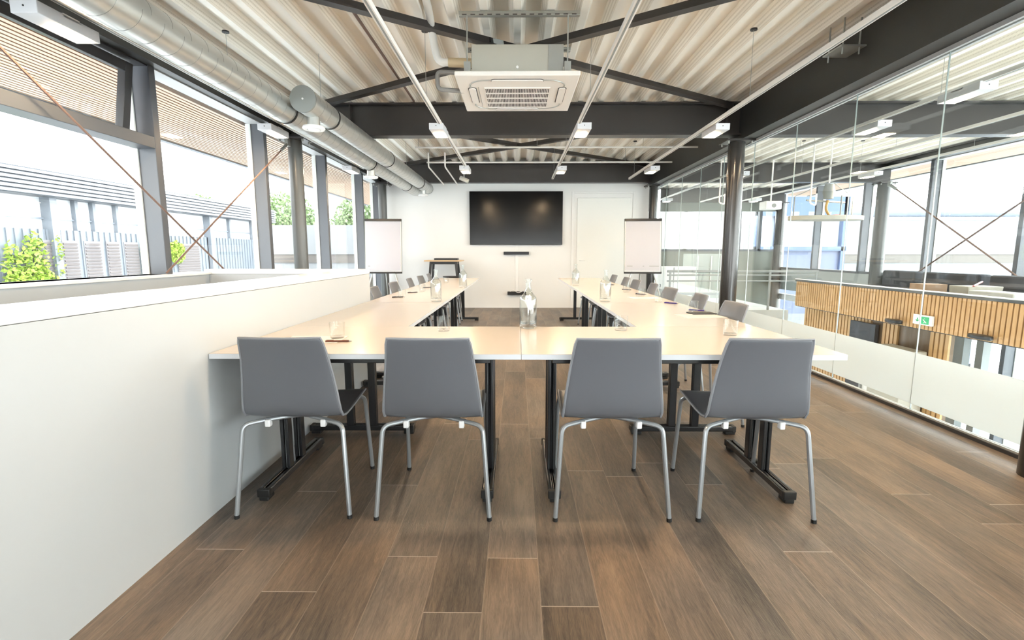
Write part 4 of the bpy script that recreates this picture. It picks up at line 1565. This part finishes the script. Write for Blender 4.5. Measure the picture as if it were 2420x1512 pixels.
leafmass('climbing_ivy', [(-11.85, 11.55, 0.2, 0.12, 0.30, 1.3), (-11.85, 12.1, 0.9, 0.12, 0.35, 0.8), (-11.85, 11.95, 0.2, 0.15, 0.8, 0.7), (-11.85, 12.75, 1.0, 0.08, 0.12, 0.7), (-11.85, 11.3, -0.3, 0.2, 1.2, 0.6),
                          (-11.85, 10.2, 0.6, 0.12, 0.5, 1.0)],
         0.06, M_LEAF, 5200, 1, 'bright yellow green climbing plant on the grey building, far left', 'climbing plant', 'climbing plants on the building opposite', ((-11.9, 11.8, GZ), (-11.9, 11.9, 1.0), 0.03))
leafmass('climbing_ivy', [(-11.85, 15.95, 1.1, 0.12, 0.35, 0.6), (-11.85, 15.8, 0.3, 0.10, 0.2, 0.9), (-11.85, 17.2, 1.2, 0.10, 0.45, 0.4)],
         0.06, M_LEAF, 2200, 2, 'bright climbing plant on the grey building, beside the first window mullion', 'climbing plant', 'climbing plants on the building opposite', ((-11.9, 15.9, GZ), (-11.9, 15.9, 1.0), 0.03))

# white building at the far side, seen through both window walls
wb = empty('white_building', (0, 25, GZ))
tag(wb, 'long low white building with a beige band behind the whole place', 'building')
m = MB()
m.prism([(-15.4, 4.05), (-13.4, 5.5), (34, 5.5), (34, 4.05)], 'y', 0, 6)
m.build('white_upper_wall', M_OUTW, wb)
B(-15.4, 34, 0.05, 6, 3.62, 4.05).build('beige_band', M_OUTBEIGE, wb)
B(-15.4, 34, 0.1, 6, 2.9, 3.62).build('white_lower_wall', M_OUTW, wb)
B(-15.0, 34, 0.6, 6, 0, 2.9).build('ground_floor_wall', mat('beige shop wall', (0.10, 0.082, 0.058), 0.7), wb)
for k, x in enumerate((-14, -10.5, -7, 13, 17, 20.2, 23.5, 27)):
    B(x, x + 0.5, -0.1, 0.5, 0, 2.9).build('pier', M_OUTW, wb)
for k, x in enumerate((14.2, 18.3, 21.6, 24.6)):
    B(x, x + 1.5, 0.5, 0.6, 0.8, 2.5).build('shop_window', M_MGREY, wb)
MB().tube([(13.8, -0.35, 6.1), (34, -0.35, 6.1)], 0.26, 20).build('pipe_gutter', mat('zinc pipe', (0.10, 0.115, 0.15), 0.35, 0.2), wb)
B(13.0, 34, 0.0, 6, 5.5, 5.75).build('parapet_cap', M_ZCLAD, wb)

# blue framed building behind the hall corner
bb = empty('blue_building', (9.0, 19, GZ))
tag(bb, 'slate blue panelled building with blue frames beyond the hall corner', 'building')
B(0, 3.4, 0, 0.3, 1.8, 4.25).build('blue_panel', M_BLUEP, bb)
fr = MB()
for xx in (0.0, 0.75, 2.3, 3.2):
    fr.box(xx, xx + 0.16, -0.12, 0.1, 1.8, 6.2)
fr.box(0, 3.4, -0.12, 0.1, 4.2, 4.36)
fr.box(0, 3.4, -0.12, 0.1, 5.5, 6.2)
fr.build('blue_frame', M_BLUE, bb)
B(0.05, 3.35, 0.12, 0.2, 4.36, 5.5).build('window_glazing', mat('pale glazing', (0.42, 0.44, 0.48), 0.3), bb)
B(0.0, 3.4, 0.0, 0.3, 0, 1.8).build('plinth', M_OUTW, bb)

# trees
for k, (x, y, z, r_, lb) in enumerate(((-16.2, 35, 3.6, 2.0, 'green tree behind the white building, between the left column and the next mullion'),
                                       (-10.6, 35, 3.6, 2.0, 'green tree behind the white building, by the last left window mullion'),
                                       (-23.0, 36, 3.6, 1.9, 'pale green tree peeping over the grey building roof'))):
    leafmass('tree', [(x, y, z, r_, r_, r_ * 0.9), (x + r_ * 0.6, y, z - 0.4, r_ * 0.7, r_ * 0.7, r_ * 0.6), (x - r_ * 0.6, y, z - 0.6, r_ * 0.7, r_ * 0.7, r_ * 0.6)],
             0.13, M_LEAFD, 5200, 10 + k, lb, 'tree', 'trees behind the buildings', ((x, y, GZ), (x, y, z), 0.18))


# parked cars
def car(x, y, rz, m, label, plate=None):
    e = empty('parked_car', (x, y, GZ), rz)
    tag(e, label, 'car')
    prof = [(-2.0, 0.35), (-2.05, 0.75), (-1.75, 0.95), (-1.2, 1.02), (-0.55, 1.42), (0.9, 1.46), (1.6, 1.05), (2.02, 0.95), (2.08, 0.4)]
    b_ = MB()
    b_.prism(prof, 'y', -0.85, 0.85)
    b_.build('body', m, e, bevel=0.06)
    g = MB()
    g.prism([(-1.05, 1.03), (-0.5, 1.38), (0.85, 1.42), (1.42, 1.06)], 'y', -0.87, 0.87)
    g.build('side_windows', M_DGREY, e)
    r2 = MB()
    r2.add([(1.02, -0.72, 1.40), (1.02, 0.72, 1.40), (1.60, 0.78, 1.08), (1.60, -0.78, 1.08)], [(0, 1, 2, 3)])
    for v in range(len(r2.v)):
        r2.v[v] = (r2.v[v][0] + 0.06, r2.v[v][1], r2.v[v][2] + 0.05)
    r2.build('rear_window', M_DGREY, e)
    for xx in (-1.3, 1.3):
        for yy in (-0.8, 0.8):
            MB().tube([(xx, yy - 0.1, 0.32), (xx, yy + 0.1, 0.32)], 0.32, 20).build('wheel', M_RUBBER, e)
    B(2.07, 2.10, -0.28, 0.28, 0.62, 0.76).build('number_plate', M_YEL if plate else M_WHITE, e)
    for yy in (-0.72, 0.58):
        B(2.02, 2.06, yy, yy + 0.16, 0.85, 0.98).build('tail_lamp', M_RED, e)


car(15.8, 18.6, R(-125), M_CARB, 'blue and white parked car with yellow number plate outside the ground floor glazing', True)
car(12.5, 22.0, R(20), M_CARW, 'white parked car outside, left of the oak balustrade', False)
